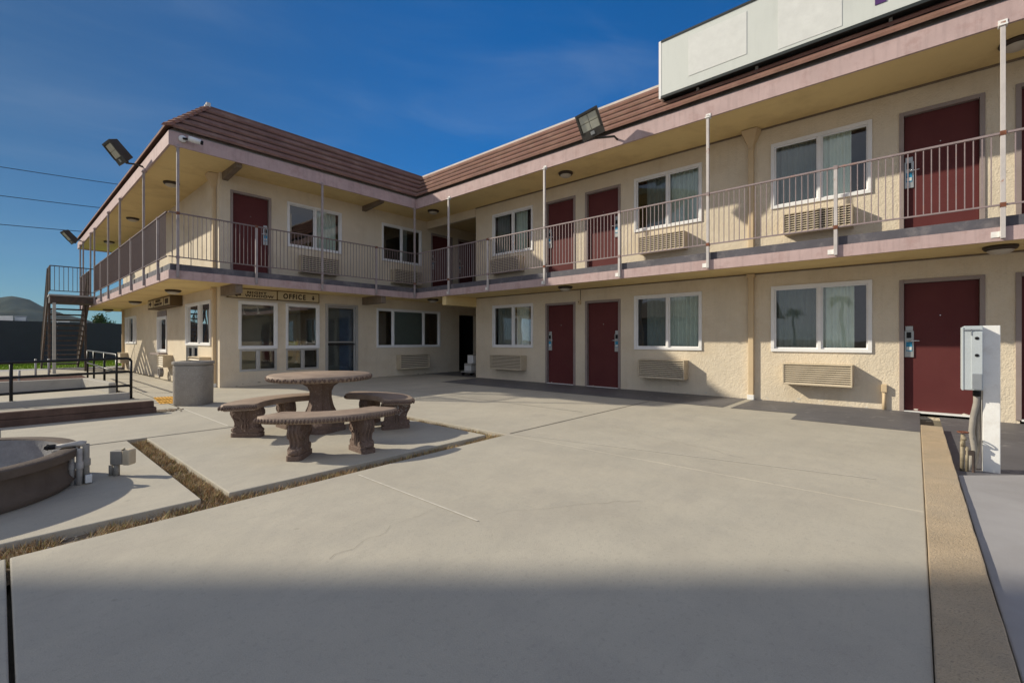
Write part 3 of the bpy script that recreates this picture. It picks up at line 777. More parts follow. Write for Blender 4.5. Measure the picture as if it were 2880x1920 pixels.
# ------------------------------------------------------------------ air conditioners
def ac_unit(F, s0, s1, z0, z1, label, group, slats=9, prot=.24, grid=False):
    loc = F((s0 + s1) / 2, z0, 0)
    t = thing('air_conditioner', label, 'air conditioner', loc, 0, group)
    L = lambda s, z, o: tuple(Vector(F(s, z, o)) - Vector(loc))
    b = MB(); th = .022
    b.fbox(L, s0, s1, z0, z0 + th, 0, prot); b.fbox(L, s0, s1, z1 - th, z1, 0, prot)
    b.fbox(L, s0, s0 + th, z0 + th, z1 - th, 0, prot); b.fbox(L, s1 - th, s1, z0 + th, z1 - th, 0, prot)
    b.build('housing', M['acbody'], t, bevel=.004)
    b = MB(); b.fbox(L, s0 + th, s1 - th, z0 + th, z1 - th, prot - .10, prot - .09); b.build('coil', M['dark'], t)
    b = MB(); h = (z1 - z0 - 2 * th) / slats
    for i in range(slats):
        za = z0 + th + h * i
        b.box8([L(s0 + th, za, prot - .004), L(s1 - th, za, prot - .004), L(s1 - th, za + .006, prot - .004), L(s0 + th, za + .006, prot - .004),
                L(s0 + th, za + h * .55, prot - .035), L(s1 - th, za + h * .55, prot - .035), L(s1 - th, za + h * .55 + .006, prot - .035), L(s0 + th, za + h * .55 + .006, prot - .035)])
    if grid:
        n = int((s1 - s0) / .085)
        for i in range(1, n): b.fbox(L, s0 + (s1 - s0) * i / n - .004, s0 + (s1 - s0) * i / n + .004, z0 + th, z1 - th, prot - .008, prot + .004)
    b.build('louver_grille', M['louver'], t)
    return t
g = 'wall air conditioners under the windows'
ac_unit(FX, 7.72, 8.86, .30, .69, 'ground floor air conditioner under the small window beside the passage corner', g)
ac_unit(FX, 3.45, 4.44, .30, .69, 'ground floor air conditioner half in shadow beneath the middle window of the right wing', g)
ac_unit(FX, .755, 1.735, .335, .695, 'sunlit ground floor air conditioner under the large window left of the bright red door', g)
ac_unit(FX, 7.79, 8.88, 2.93, 3.33, 'upstairs air conditioner by the inner corner, seen through the railing of the right wing', g, 8, grid=True)
ac_unit(FX, 3.455, 4.444, 2.935, 3.29, 'upstairs air conditioner below the middle window, sunlit behind the railing', g, 8, grid=True)
ac_unit(FX, .754, 1.725, 2.932, 3.285, 'upstairs air conditioner nearest the right edge, split by a post shadow', g, 8, grid=True)
ac_unit(FY, 8.12, 9.23, .205, .64, 'shaded air conditioner under the wide three-pane office window', g, 7)
ac_unit(FY, 5.138, 6.156, 2.84, 3.28, 'upstairs air conditioner right of the upper door on the office wing', g, 8, grid=True)
ac_unit(FY, 7.913, 8.93, 2.83, 3.25, 'upstairs air conditioner under the right hand upper window of the office wing', g, 8, grid=True)
ac_unit(FC, 16.2, 16.88, .31, .66, 'small air conditioner beside the night window on the side wall', g, 5)
ac_unit(FC, 23.15, 23.8, .2, .6, 'air conditioner at the far end of the side wall', g, 5)
ac_unit(FC, 12.62, 13.6, .35, .69, 'air conditioner on the side wall just behind the round trash can', g, 5)

# ------------------------------------------------------------------ railings
def rail_bay(root, F, s0, s1, zt=3.60, zb=2.735, pitch=.0785, m='rail'):
    """one bay of the railing: two rails and the thin bars between two posts"""
    b = MB(); s0, s1 = min(s0, s1), max(s0, s1)
    b.fbox(F, s0, s1, zt - .012, zt + .012, .012, .042); b.fbox(F, s0, s1, zb - .01, zb + .01, .015, .04)
    n = max(1, round((s1 - s0) / pitch))
    for i in range(1, n):
        s = s0 + (s1 - s0) * i / n
        b.fbox(F, s - .0055, s + .0055, zb + .01, zt - .012, .021, .032)
    b.build('railing_panel', M[m], root)

def rail_post(root, F, s, tall, m='post', pm='whitepaint'):
    b = MB(); w = .022
    zt = ZF + .02 if tall else 3.60
    b.fbox(F, s - w, s + w, 2.33, zt, .002, .002 + 2 * w)
    p = b.build('post', M[m], root, bevel=.003)
    b = MB(); b.fbox(F, s + .03, s + .10, 2.35, 2.42, .0, .008); b.fbox(F, s + w, s + .035, 2.35, 2.42, .0, .03)
    b.build('bracket', M[pm], p)
    if tall:
        b = MB(); b.fbox(F, s - .04, s + .04, ZF - .012, ZF + .055, .0, .010); b.fbox(F, s - .04, s + .04, ZF - .03, ZF - .012, -.03, .06)
        b.build('cap_plate', M[pm], p)
    for z in (2.735, 3.60):
        b = MB(); b.fbox(F, s - w - .004, s + w + .004, z - .03, z + .025, .0, .05)
        b.build('joint', M['rust'] if random.random() < .4 else M['rail'], p)
    return p
EX = lambda s, z, o: (XB - o, s, z)
EY = lambda s, z, o: (s, YQ - o, z)
ED = lambda s, z, o: (XD - o, s, z)
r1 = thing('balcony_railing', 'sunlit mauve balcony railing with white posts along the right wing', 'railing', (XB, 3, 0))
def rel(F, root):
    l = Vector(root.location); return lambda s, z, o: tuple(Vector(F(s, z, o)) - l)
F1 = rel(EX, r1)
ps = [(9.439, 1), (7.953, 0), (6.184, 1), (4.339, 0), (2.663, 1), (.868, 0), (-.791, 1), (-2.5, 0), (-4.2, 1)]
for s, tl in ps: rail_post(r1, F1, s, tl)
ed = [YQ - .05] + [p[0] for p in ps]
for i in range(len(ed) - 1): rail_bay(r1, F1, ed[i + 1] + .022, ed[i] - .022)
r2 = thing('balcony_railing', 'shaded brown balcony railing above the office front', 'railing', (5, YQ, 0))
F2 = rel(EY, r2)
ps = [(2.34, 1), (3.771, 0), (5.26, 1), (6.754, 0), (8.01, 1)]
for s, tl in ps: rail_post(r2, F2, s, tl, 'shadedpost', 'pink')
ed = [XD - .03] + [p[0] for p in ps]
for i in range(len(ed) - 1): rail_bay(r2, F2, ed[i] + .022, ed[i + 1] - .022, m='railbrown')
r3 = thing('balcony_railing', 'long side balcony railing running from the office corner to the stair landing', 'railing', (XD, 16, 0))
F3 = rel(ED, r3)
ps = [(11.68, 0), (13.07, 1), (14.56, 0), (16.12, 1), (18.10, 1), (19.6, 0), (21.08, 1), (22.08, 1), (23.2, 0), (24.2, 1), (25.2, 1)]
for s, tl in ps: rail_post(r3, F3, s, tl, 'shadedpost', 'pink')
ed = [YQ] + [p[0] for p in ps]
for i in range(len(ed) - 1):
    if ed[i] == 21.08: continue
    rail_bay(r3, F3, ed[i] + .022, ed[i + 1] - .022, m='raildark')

# ------------------------------------------------------------------ downspouts
def spout(F, s, z0, z1, label, hopper=True, boot=True, w=.045, o=.07):
    loc = F(s, z0, 0)
    t = thing('downspout', label, 'downspout', loc, 0, 'downspouts on the walls')
    L = lambda a, z, q: tuple(Vector(F(a, z, q)) - Vector(loc))
    b = MB(); b.fbox(L, s - w, s + w, z0, z1 - (.3 if hopper else 0), .004, .004 + o); b.build('pipe', M['spout'], t, bevel=.008)
    b = MB()
    if hopper:
        za, zb_, zc = z1 - .32, z1 - .06, z1 - .005
        def ringp(hw, od, z): return [L(s - hw, z, .003), L(s + hw, z, .003), L(s + hw * .8, z, od), L(s - hw * .8, z, od)]
        prev = None
        for (hw, od, z) in ((w + .004, o + .01, za), (w + .01, o + .02, za + .05), (.15, .17, zb_), (.17, .19, zc)):
            r_ = ringp(hw, od, z)
            if prev:
                for k in range(4): b.quad(prev[k], prev[(k + 1) % 4], r_[(k + 1) % 4], r_[k])
            prev = r_
        b.quad(*prev)
        b.build('hopper', M['spout'], t)
    else:
        b.fbox(L, s - w - .02, s + w + .02, z1 - .06, z1, .002, o + .03); b.build('outlet', M['spout'], t)
    if boot:
        b = MB(); b.fbox(L, s - w - .01, s + w + .012, z0, z0 + .09, .003, o + .02); b.build('boot', M['whitepaint'], t, bevel=.005)
    return t
spout(FX, 2.28, .0, ZB + .01, 'ground floor downspout with a white boot between the two right-hand windows', hopper=False)
spout(FX, 2.28, ZSLAB + .01, ZSOF - .01, 'upper downspout with a funnel under the right wing eaves', boot=False)
spout(FC, 12.25, ZSLAB + .01, ZSOF - .01, 'upper downspout with a funnel at the office corner', boot=False)
spout(FC, 12.25, .0, ZB + .01, 'ground floor downspout at the office corner behind the trash can', hopper=False)
spout(FC, 24.0, .0, ZB + .01, 'thin downspout at the far end of the side wall', hopper=False, boot=False)

# small electrical fittings on the right wall
t = thing('wall_conduit_box', 'small cream outlet box on a short pipe left of the bright red door', 'junction box', FX(.37, 0, 0))
b = MB(); b.box(-.07, -.005, -.035, .035, .28, .40); b.build('box', M['spout'], t, bevel=.006)
b = MB(); b.tube([(-.035, 0, .0), (-.035, 0, .28)], .022); b.build('pipe', M['spout'], t, smooth=True)
t = thing('wall_thermostat_box', 'small cream box with a cable above the gap between two doors', 'junction box', FX(6.05, 2.0, 0))
b = MB(); b.box(-.04, 0, -.035, .035, -.05, .06); b.build('box', M['spout'], t, bevel=.004)
b = MB(); b.tube([(-.008, -.02, .06), (-.008, -.02, .31)], .006, 6); b.build('cable', M['bronze'], t)
b = MB(); b.ball((-.045, .01, .01), .012); b.build('socket', M['black'], t)

# ------------------------------------------------------------------ ceiling lights
def ceil_light(x, y, z, label):
    t = thing('ceiling_light', label, 'ceiling light', (x, y, z), 0, 'round ceiling lights under the balconies and eaves')
    b = MB(); b.lathe([(.165, 0), (.17, -.02), (.15, -.05), (.115, -.06)], seg=28); b.build('base', M['bronze'], t, smooth=True)
    b = MB(); b.lathe([(.13, -.045), (.12, -.075), (.09, -.095), (.05, -.105), (.0, -.108)], seg=28, caps=False); b.build('diffuser', M['shade'], t, smooth=True)
for x, y, l in [(8.7, 6.056, 'ceiling light under the right wing eaves above the twin doors'), (8.61, 10.78, 'ceiling light in the inner corner of the eaves'),
                (8.75, -.98, 'large ceiling light under the eaves at the right edge'), (2.81, 13.68, 'eaves light nearest the office corner on the side balcony'),
                (2.82, 18.6, 'eaves light halfway along the side balcony'), (2.87, 23.7, 'farthest eaves light on the side balcony')]:
    ceil_light(x, y, ZSOF - .002, l)
for x, y, l in [(8.63, 6.02, 'light under the balcony above the twin ground floor doors'), (8.68, 10.88, 'light under the balcony in the inner corner'),
                (8.70, -.83, 'light under the balcony above the bright red door'), (2.84, 13.65, 'light under the side balcony nearest the office corner'),
                (2.88, 18.6, 'light under the side balcony beyond the side sign'), (2.9, 24.2, 'farthest light under the side balcony')]:
    ceil_light(x, y, ZB + .023, l)

# ------------------------------------------------------------------ signs
def text(body, size, loc, rot, m, parent, sx=1, sp=1.0, ext=.004, bold=.0, align='CENTER'):
    cu = bpy.data.curves.new('lettering', 'FONT'); cu.body = body; cu.size = size; cu.extrude = ext; cu.offset = bold
    cu.space_character = sp; cu.align_x = align; cu.align_y = 'CENTER'; cu.materials.append(m)
    tmp = bpy.data.objects.new('lettering_curve', cu); C.objects.link(tmp)
    me = bpy.data.meshes.new_from_object(tmp); me.name = 'lettering'
    bpy.data.objects.remove(tmp); me.materials.clear(); me.materials.append(m)
    o = bpy.data.objects.new('lettering', me); C.objects.link(o); o.parent = parent
    o.location = loc; o.rotation_euler = rot; o.scale = (sx, 1, 1)
    return o
RY = (R(90), 0, 0); RX = (R(90), 0, R(-90))
def arrow(parent, pts, F, o0, o1, m):
    b = MB(); n = len(pts)
    lo = [b.bm.verts.new(F(p[0], p[1], o0)) for p in pts]; hi = [b.bm.verts.new(F(p[0], p[1], o1)) for p in pts]
    b.bm.faces.new(hi)
    for i in range(n): b.bm.faces.new((lo[i], lo[(i + 1) % n], hi[(i + 1) % n], hi[i]))
    return b.build('arrow', m, parent)
def arrow_pts(cx, cz, s, direction):
    base = [(-1, .25), (-.1, .25), (-.1, .7), (.95, 0), (-.1, -.7), (-.1, -.25), (-1, -.25)]
    out = []
    for x, z in base:
        if direction == 'left': x, z = -x, z
        elif direction == 'down': x, z = z, -x
        out.append((cx + x * s, cz + z * s))
    return out
sg = thing('office_sign', 'long cream wall sign reading NIGHT WINDOW and OFFICE above the office windows', 'sign', FY(4.6, 2.22, 0))
lc = Vector(sg.location); SF = lambda s, z, o: tuple(Vector(FY(s, z, o)) - lc)
b = MB(); b.fbox(SF, 3.50, 5.67, 2.085, 2.325, .002, .07); b.build('sign_box', M['signbrown'], sg, bevel=.004)
b = MB(); b.fbox(SF, 3.525, 4.585, 2.103, 2.308, .07, .074); b.fbox(SF, 4.615, 5.645, 2.103, 2.308, .07, .074); b.build('sign_panel', M['signcream'], sg)
y_ = -.078
text('NIGHT', .082, (4.13 - lc.x, y_, 2.232 - lc.z), RY, M['lettering'], sg, 1.5, 1.22, bold=.0025)
text('WINDOW', .082, (4.19 - lc.x, y_, 2.153 - lc.z), RY, M['lettering'], sg, 1.5, 1.2, bold=.0025)
text('OFFICE', .178, (5.02 - lc.x, y_, 2.196 - lc.z), RY, M['lettering'], sg, .80, 1.28, bold=.005)
arrow(sg, arrow_pts(3.70, 2.17, .085, 'left'), SF, .074, .079, M['lettering'])
arrow(sg, arrow_pts(5.50, 2.195, .062, 'down'), SF, .074, .079, M['lettering'])

sg = thing('side_sign', 'brown box sign with cream lettering hanging over the side walkway by the night window', 'sign', (XC - .14, 16.6, 2.2))
b = MB(); b.box(-.14, .139, -1.45, 1.35, -.16, .125); b.build('sign_box', M['signbrown'], sg, bevel=.004)
b = MB(); b.box(-.145, -.14, -1.38, -.75, -.12, .09); b.box(-.145, -.14, -.65, .55, -.12, .09); b.box(-.145, -.14, .65, 1.28, -.12, .09); b.build('sign_panel', M['signcream'], sg)
text('NIGHT', .1, (-.149, -.05, .035), RX, M['lettering'], sg, 1.9, 1.1, bold=.003)
text('WINDOW', .1, (-.149, -.05, -.065), RX, M['lettering'], sg, 1.9, 1.1, bold=.003)
LF = lambda s, z, o: (-.145 - o, s, z)
arrow(sg, [(.97 + (p[0]) * 1.5, p[1]) for p in arrow_pts(0, -.01, .12, 'left')], LF, 0, .006, M['lettering'])
b = MB(); b.box(-.15, -.145, -1.25, -.88, -.085, .055); b.build('square_mark', M['lettering'], sg)

# roof billboard
bb = thing('roof_sign', 'long blank white box sign standing on the roof at the upper right', 'roof sign', (XB + .05, 0, 5.56))
b = MB(); b.box(0, .36, -5.6, 3.56, .02, 1.05); b.build('cabinet', M['signdark'], bb)
b = MB(); b.quad((-.006, -5.58, .05), (-.006, 3.52, .05), (-.006, 3.52, 1.03), (-.006, -5.58, 1.03)); b.build('face', M['signface'], bb)
b = MB(); b.box(-.012, .37, 3.52, 3.565, .0, 1.06); b.build('end_trim', M['white'], bb)
b = MB(); b.box(-.03, .0, -5.6, 3.52, -.01, .035); b.box(-.02, .0, -5.6, 3.52, 1.03, 1.065); b.build('edge_trim', M['signdark'], bb)
b = MB(); b.box(-.013, -.006, 2.07, 3.02, .22, .92); b.build('painted_patch', M['signpatch'], bb)
b = MB(); b.box(-.012, -.006, .8, 1.62, .10, .95); b.build('painted_patch', M['signpatch'], bb)
b = MB(); b.box(-.016, -.006, .30, .425, .21, .85); b.box(-.016, -.006, .08, .425, .72, .85); b.build('letter_remnant', M['purple'], bb)
for y in (2.9, 1.95, .26, -1.6, -3.2):
    b = MB(); b.box(.10, .16, y - .02, y + .02, -.24, .02); b.build('bracket', M['greypost'], bb)

# security camera on the office eaves
cam_ = thing('security_camera', 'white bullet security camera on the pink fascia at the office corner', 'camera', (2.42, YQ, 5.09))
b = MB(); b.lathe([(.0, 0), (.07, 0), (.07, .03), (.055, .05), (0, .055)], seg=20, caps=False); o = b.build('mount', M['camwhite'], cam_, smooth=True); o.rotation_euler = (R(90), 0, 0)
b = MB(); b.tube([(.0, -.05, 0), (.07, -.09, .0), (.1, -.1, 0)], .022); b.build('arm', M['black'], cam_, smooth=True)
b = MB(); b.tube([(.08, -.10, .01), (.16, -.13, -.005), (.27, -.18, -.03)], [.055, .055, .05], 16); b.build('housing', M['camwhite'], cam_, smooth=True)
b = MB(); b.tube([(.265, -.178, -.03), (.30, -.194, -.036)], .04, 16); b.build('lens', M['black'], cam_, smooth=True)

# floodlights
def flood(loc, target, arm_at, label, size=.42, roll=0):
    """box floodlight; loc is the head centre, target the direction its glass faces"""
    t = thing('floodlight', label, 'floodlight', loc, 0, 'floodlights mounted on the eaves')
    f = Vector(target).normalized(); up = Vector((0, 0, 1)); r = up.cross(f).normalized(); u = f.cross(r)
    r, u = r * math.cos(R(roll)) + u * math.sin(R(roll)), u * math.cos(R(roll)) - r * math.sin(R(roll))
    Mx = lambda a, c, d: tuple(r * a + u * c + f * d)
    h = size / 2; b = MB()
    b.box8([Mx(-h * .8, -h, -.13), Mx(h * .8, -h, -.13), Mx(h * .8, h * .85, -.1), Mx(-h * .8, h * .85, -.1), Mx(-h, -h * 1.15, .05), Mx(h, -h * 1.15, .05), Mx(h, h, .05), Mx(-h, h, .05)])
    b.build('head', M['lampbody'], t, bevel=.012)
    b = MB(); 
    b.box8([Mx(-h, -h * 1.15, .05), Mx(h, -h * 1.15, .05), Mx(h, -h * .55, .05), Mx(-h, -h * .55, .05), Mx(-h, -h * 1.15, .075), Mx(h, -h * 1.15, .075), Mx(h, -h * .55, .07), Mx(-h, -h * .55, .07)])
    b.box8([Mx(-h, h * .8, .05), Mx(h, h * .8, .05), Mx(h, h, .05), Mx(-h, h, .05), Mx(-h, h * .8, .08), Mx(h, h * .8, .08), Mx(h, h, .08), Mx(-h, h, .08)])
    b.box8([Mx(-h, -h * .55, .05), Mx(-h * .82, -h * .55, .05), Mx(-h * .82, h * .8, .05), Mx(-h, h * .8, .05), Mx(-h, -h * .55, .08), Mx(-h * .82, -h * .55, .08), Mx(-h * .82, h * .8, .08), Mx(-h, h * .8, .08)])
    b.box8([Mx(h * .82, -h * .55, .05), Mx(h, -h * .55, .05), Mx(h, h * .8, .05), Mx(h * .82, h * .8, .05), Mx(h * .82, -h * .55, .08), Mx(h, -h * .55, .08), Mx(h, h * .8, .08), Mx(h * .82, h * .8, .08)])
    b.build('bezel', M['lampbody'], t)
    b = MB()
    for i in range(2):
        for j in range(2):
            a0, a1 = -h * .80 + i * h * .81, -h * .80 + (i + 1) * h * .81 - .004; c0, c1 = -h * .55 + j * h * .67, -h * .55 + (j + 1) * h * .67 - .004
            b.box8([Mx(a0, c0, .051), Mx(a1, c0, .051), Mx(a1, c1, .051), Mx(a0, c1, .051), Mx(a0 + .01, c0 + .01, .062), Mx(a1 - .01, c0 + .01, .062), Mx(a1 - .01, c1 - .01, .062), Mx(a0 + .01, c1 - .01, .062)])
    b.build('lens', M['lampglass'], t)
    b = MB(); a = Vector(arm_at) - Vector(loc); p0 = Vector(Mx(0, -h * .9, -.05))
    b.tube([p0, p0 + Vector((0, 0, -.08)), a + Vector((-.12, 0, .02)), a], .022, 8); b.build('arm', M['lampbody'], t, smooth=True)
    b = MB(); b.ball(p0 + Vector((0, 0, -.05)), .05); b.build('knuckle', M['lampbody'], t)
    b = MB(); b.box8([Mx(-.04, -h * .95, .076), Mx(.04, -h * .95, .076), Mx(.04, -h * .68, .072), Mx(-.04, -h * .68, .072), Mx(-.04, -h * .95, .08), Mx(.04, -h * .95, .08), Mx(.04, -h * .68, .077), Mx(-.04, -h * .68, .077)])
    b.build('sticker', M['lockmetal'], t)
flood((7.62, 4.72, 5.30), (-1, -.25, -.35), (XB, 4.40, 5.05), 'square black floodlight on the sunlit fascia of the right wing', .46, 14)
flood((1.74, 13.3, 5.30), (-.95, -.12, -.75), (XD, 13.3, 5.08), 'black floodlight sticking out over the side balcony near the office corner', .46)
flood((1.80, 24.6, 5.12), (-.95, -.1, -.75), (XD, 25.0, 5.06), 'small distant floodlight at the far end of the side balcony eaves', .5)

# ------------------------------------------------------------------ stone table and benches
TC = (2.60, 5.42)
tb = thing('stone_table', 'round brown cast stone table on a carved pedestal', 'table', (TC[0], TC[1], 0))
b = MB(); b.lathe([(0, .615), (.53, .615), (.57, .622), (.585, .64), (.59, .662), (.582, .680), (.565, .69), (0, .692)], seg=72, caps=False)
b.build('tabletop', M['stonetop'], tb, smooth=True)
b = MB()
n = 74
for i in range(n):
    a = 2 * PI * i / n
    b.ball((.582 * math.cos(a), .582 * math.sin(a), .648), .021, 1, .8, 1.15, 1, Matrix.Rotation(a, 4, 'Z'))
    if i % 2 == 0: b.ball((.592 * math.cos(a + PI / n), .592 * math.sin(a + PI / n), .662), .011, 1, 1, 1, 1)
b.build('carved_rim', M['stone'], tb, smooth=True)
b = MB()
ped = [(.265, .0), (.265, .045), (.25, .055), (.255, .10), (.235, .13), (.21, .16), (.165, .22), (.135, .30), (.115, .40), (.115, .48), (.14, .545), (.20, .59), (.26, .614)]
seg = 64
rings = []
for i in range(seg):
    a = 2 * PI * i / seg
    rr = []
    for r_, z in ped:
        fl_ = 1 + (.045 * math.cos(8 * a) if .14 < z < .58 else 0)
        if z < .12: # squarish plinth
            q = max(abs(math.cos(a)), abs(math.sin(a))); fl_ = min(1 / q, 1.22) * .88
        rr.append(b.bm.verts.new((r_ * fl_ * math.cos(a), r_ * fl_ * math.sin(a), z)))
    rings.append(rr)
for i in range(seg):
    for k in range(len(ped) - 1): b.bm.faces.new((rings[i][k], rings[(i + 1) % seg][k], rings[(i + 1) % seg][k + 1], rings[i][k + 1]))
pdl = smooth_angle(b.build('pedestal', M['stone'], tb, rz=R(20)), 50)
b = MB()
for i in range(8):
    a = 2 * PI * (i + .5) / 8
    pts = [(r_ * 1.0 * math.cos(a), r_ * 1.0 * math.sin(a), z) for r_, z in ped[4:12]]
    b.tube(pts, [.02, .024, .02, .014, .012, .012, .016, .02], 6)
b.build('carved_ribs', M['stone'], tb, smooth=True)

def make_bench():
    root = thing('curved_bench', 'x', 'bench', (0, 0, 0), 0, 'curved stone benches around the table')
    Rm, W, H = .78, .38, .40
    A = R(43)
    ri, ro_ = Rm - W / 2, Rm + W / 2
    pr = [(ri, H - .06), (ri, H - .015), (ri + .012, H), (ro_ - .015, H), (ro_ - .003, H - .012), (ro_, H - .035), (ro_ - .008, H - .058), (ro_ - .03, H - .068), (ri + .02, H - .068)]
    b = MB(); seg = 28; rings = []
    for i in range(seg + 1):
        a = -A + 2 * A * i / seg
        # round the corners of both ends
        e = min(i, seg - i); sh = .035 if e == 0 else (.012 if e == 1 else 0)
        rr = []
        for r_, z in pr:
            r2 = Rm + (r_ - Rm) * (1 - sh / (W / 2))
            rr.append(b.bm.verts.new((r2 * math.cos(a), r2 * math.sin(a), z)))
        rings.append(rr)
    for i in range(seg):
        for k in range(len(pr)):
            l = (k + 1) % len(pr)
            b.bm.faces.new((rings[i][k], rings[i + 1][k], rings[i + 1][l], rings[i][l]))
    b.bm.faces.new(rings[0]); b.bm.faces.new(rings[-1][::-1])
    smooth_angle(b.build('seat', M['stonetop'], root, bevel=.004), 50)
    b = MB()
    n = 44
    for i in range(n):
        a = -A + .02 + (2 * A - .04) * i / (n - 1)
        b.ball(((ro_ - .002) * math.cos(a), (ro_ - .002) * math.sin(a), H - .036), .018, .8, .75, 1.3, 1, Matrix.Rotation(a, 4, 'Z'))
    for s in (-1, 1):
        for i in range(15):
            r_ = ri + .03 + (W - .06) * i / 14
            aa = s * (A + .002)
            b.ball((r_ * math.cos(aa), r_ * math.sin(aa), H - .036), .018, .75, .8, 1.3, 1, Matrix.Rotation(aa, 4, 'Z'))
    b.build('carved_edge', M['stone'], root, smooth=True)
    # leg: a scrolled slab, wide side radial
    for s in (-1, 1):
        b = MB()
        prof = [(.0, .168), (.045, .168), (.05, .150), (.075, .160), (.095, .152), (.115, .125), (.15, .118), (.19, .128), (.23, .152), (.265, .168), (.295, .165), (.32, .150), (.333, .15)]
        rr = []
        thk = .062
        for z, hw in prof:
            tk = thk * (1.12 if z < .05 else (.82 if .1 < z < .2 else 1.0))
            ringv = []
            m_ = 10
            for k in range(2 * m_):
                # rounded rectangle cross-section
                a = 2 * PI * k / (2 * m_) + PI / (2 * m_)
                cx, sx = math.cos(a), math.sin(a)
                ex = .32
                px = math.copysign(abs(cx) ** ex, cx) * hw; py = math.copysign(abs(sx) ** ex, sx) * tk
                ringv.append(b.bm.verts.new((px, py, z)))
            rr.append(ringv)
        for i in range(len(rr) - 1):
            for k in range(20): b.bm.faces.new((rr[i][k], rr[i][(k + 1) % 20], rr[i + 1][(k + 1) % 20], rr[i + 1][k]))
        b.bm.faces.new(rr[0][::-1]); b.bm.faces.new(rr[-1])
        # scroll and leaf relief on both broad sides and the narrow ends
        for sd in (-1, 1):
            y0 = sd * .056
            for m2 in (-1, 1):
                pts = []
                for k in range(15):
                    th = k / 14 * 1.6 * PI; q = .016 + .045 * k / 14
                    pts.append((m2 * (.095 - q * math.cos(th) * .9), y0, .245 + q * math.sin(th) * .9))
                b.tube(pts, .010, 6)
                pts = [(m2 * x, y0, z) for x, z in ((.02, .07), (.035, .12), (.02, .17), (.05, .22), (.03, .28), (.06, .31))]
                b.tube(pts, .012, 6)
                pts = [(m2 * (.10 + .03 * math.cos(k * .6)), y0 * .95, .085 + .03 * math.sin(k * .6)) for k in range(9)]
                b.tube(pts, .009, 6)
            b.tube([(0, y0, .07), (0, y0 * 1.06, .18), (0, y0, .31)], [.02, .012, .018], 6)
        for m2 in (-1, 1):
            for y0 in (-.035, 0, .035):
                pts = [(m2 * (hw + .002), y0, z) for z, hw in prof[5:]]
                b.tube(pts, .010, 6)
            b.ball((m2 * .155, 0, .075), .035, .7, 1.3, .8, 2)
        ang = s * R(21)
        o = b.build('leg', M['stone'], root)
        smooth_angle(o, 45)
        o.location = (Rm * math.cos(ang), Rm * math.sin(ang), 0)
        o.rotation_euler = (0, 0, ang)
    return root
bench = make_bench()
bench.location = (2.42, 4.90, 0); bench.rotation_euler = (0, 0, R(247)); bench['label'] = 'curved stone bench in front of the table, nearest the grass strip'
copy_thing(bench, (2.435, 5.16, 0), R(113.4), 'curved stone bench left of the table, on the side of the trash can')
copy_thing(bench, (2.54, 5.10, 0), R(2), 'curved stone bench right of the table with its dark end facing out')
# cobweb on the right bench leg
t = thing('cobweb', 'torn white cobweb under the end of the right-hand stone bench', 'cobweb', (3.20, 4.66, .30))
b = MB()
for i in range(46):
    p = Vector((random.uniform(-.07, .09), random.uniform(-.03, .0) , random.uniform(-.10, .05)))
    d = Vector((random.uniform(-.05, .05), random.uniform(-.02, .01), random.uniform(-.04, .03)))
    b.tube([p, p + d * .5 + Vector((0, 0, -.006)), p + d], .0009, 3)
b.build('threads', M['white'], t)

# ------------------------------------------------------------------ trash can
tr = thing('trash_can', 'round-cornered exposed aggregate concrete trash can beside the office corner', 'trash can', (2.22, 9.28, 0), R(-42))
def superring(b, hw, z, n=40, e=.42):
    out = []
    for k in range(n):
        a = 2 * PI * k / n; c, s = math.cos(a), math.sin(a)
        out.append(b.bm.verts.new((math.copysign(abs(c) ** e, c) * hw, math.copysign(abs(s) ** e, s) * hw, z)))
    return out
def supershape(b, prof, e=.42, n=40, cap0=True, cap1=True):
    rr = [superring(b, hw, z, n, e) for hw, z in prof]
    for i in range(len(rr) - 1):
        for k in range(n): b.bm.faces.new((rr[i][k], rr[i][(k + 1) % n], rr[i + 1][(k + 1) % n], rr[i + 1][k]))
    if cap0: b.bm.faces.new(rr[0][::-1])
    if cap1: b.bm.faces.new(rr[-1])
b = MB(); supershape(b, [(.24, 0), (.25, .015), (.255, .66), (.243, .672), (.241, .69)], e=.55, cap1=False); smooth_angle(b.build('body', M['aggregate'], tr), 40)
b = MB(); supershape(b, [(.256, .685), (.268, .69), (.268, .728), (.256, .74), (.19, .74), (.185, .62), (.05, .60)], e=.55, cap0=False); smooth_angle(b.build('rim', M['aggregate'], tr), 40)

# yellow tactile paving
yp = MB(); P4 = [Vector((1.83, 9.72)), Vector((2.40, 9.42)), Vector((2.52, 10.75)), Vector((1.95, 10.90))]
yp.poly([(p.x, p.y, .004) for p in P4])
n = 12
for i in range(n):
    for j in range(2 * n):
        u, v_ = (i + .5) / n, (j + .5) / (2 * n)
        p = P4[0].lerp(P4[1], u).lerp(P4[3].lerp(P4[2], u), v_)
        yp.lathe([(.014, .004), (.012, .010), (.0, .011)], (p.x, p.y, 0), 6, caps=False)
tag(yp.build('tactile_paving', M['yellow']), 'worn yellow bumpy warning mat on the ground left of the trash can', 'tactile paving')

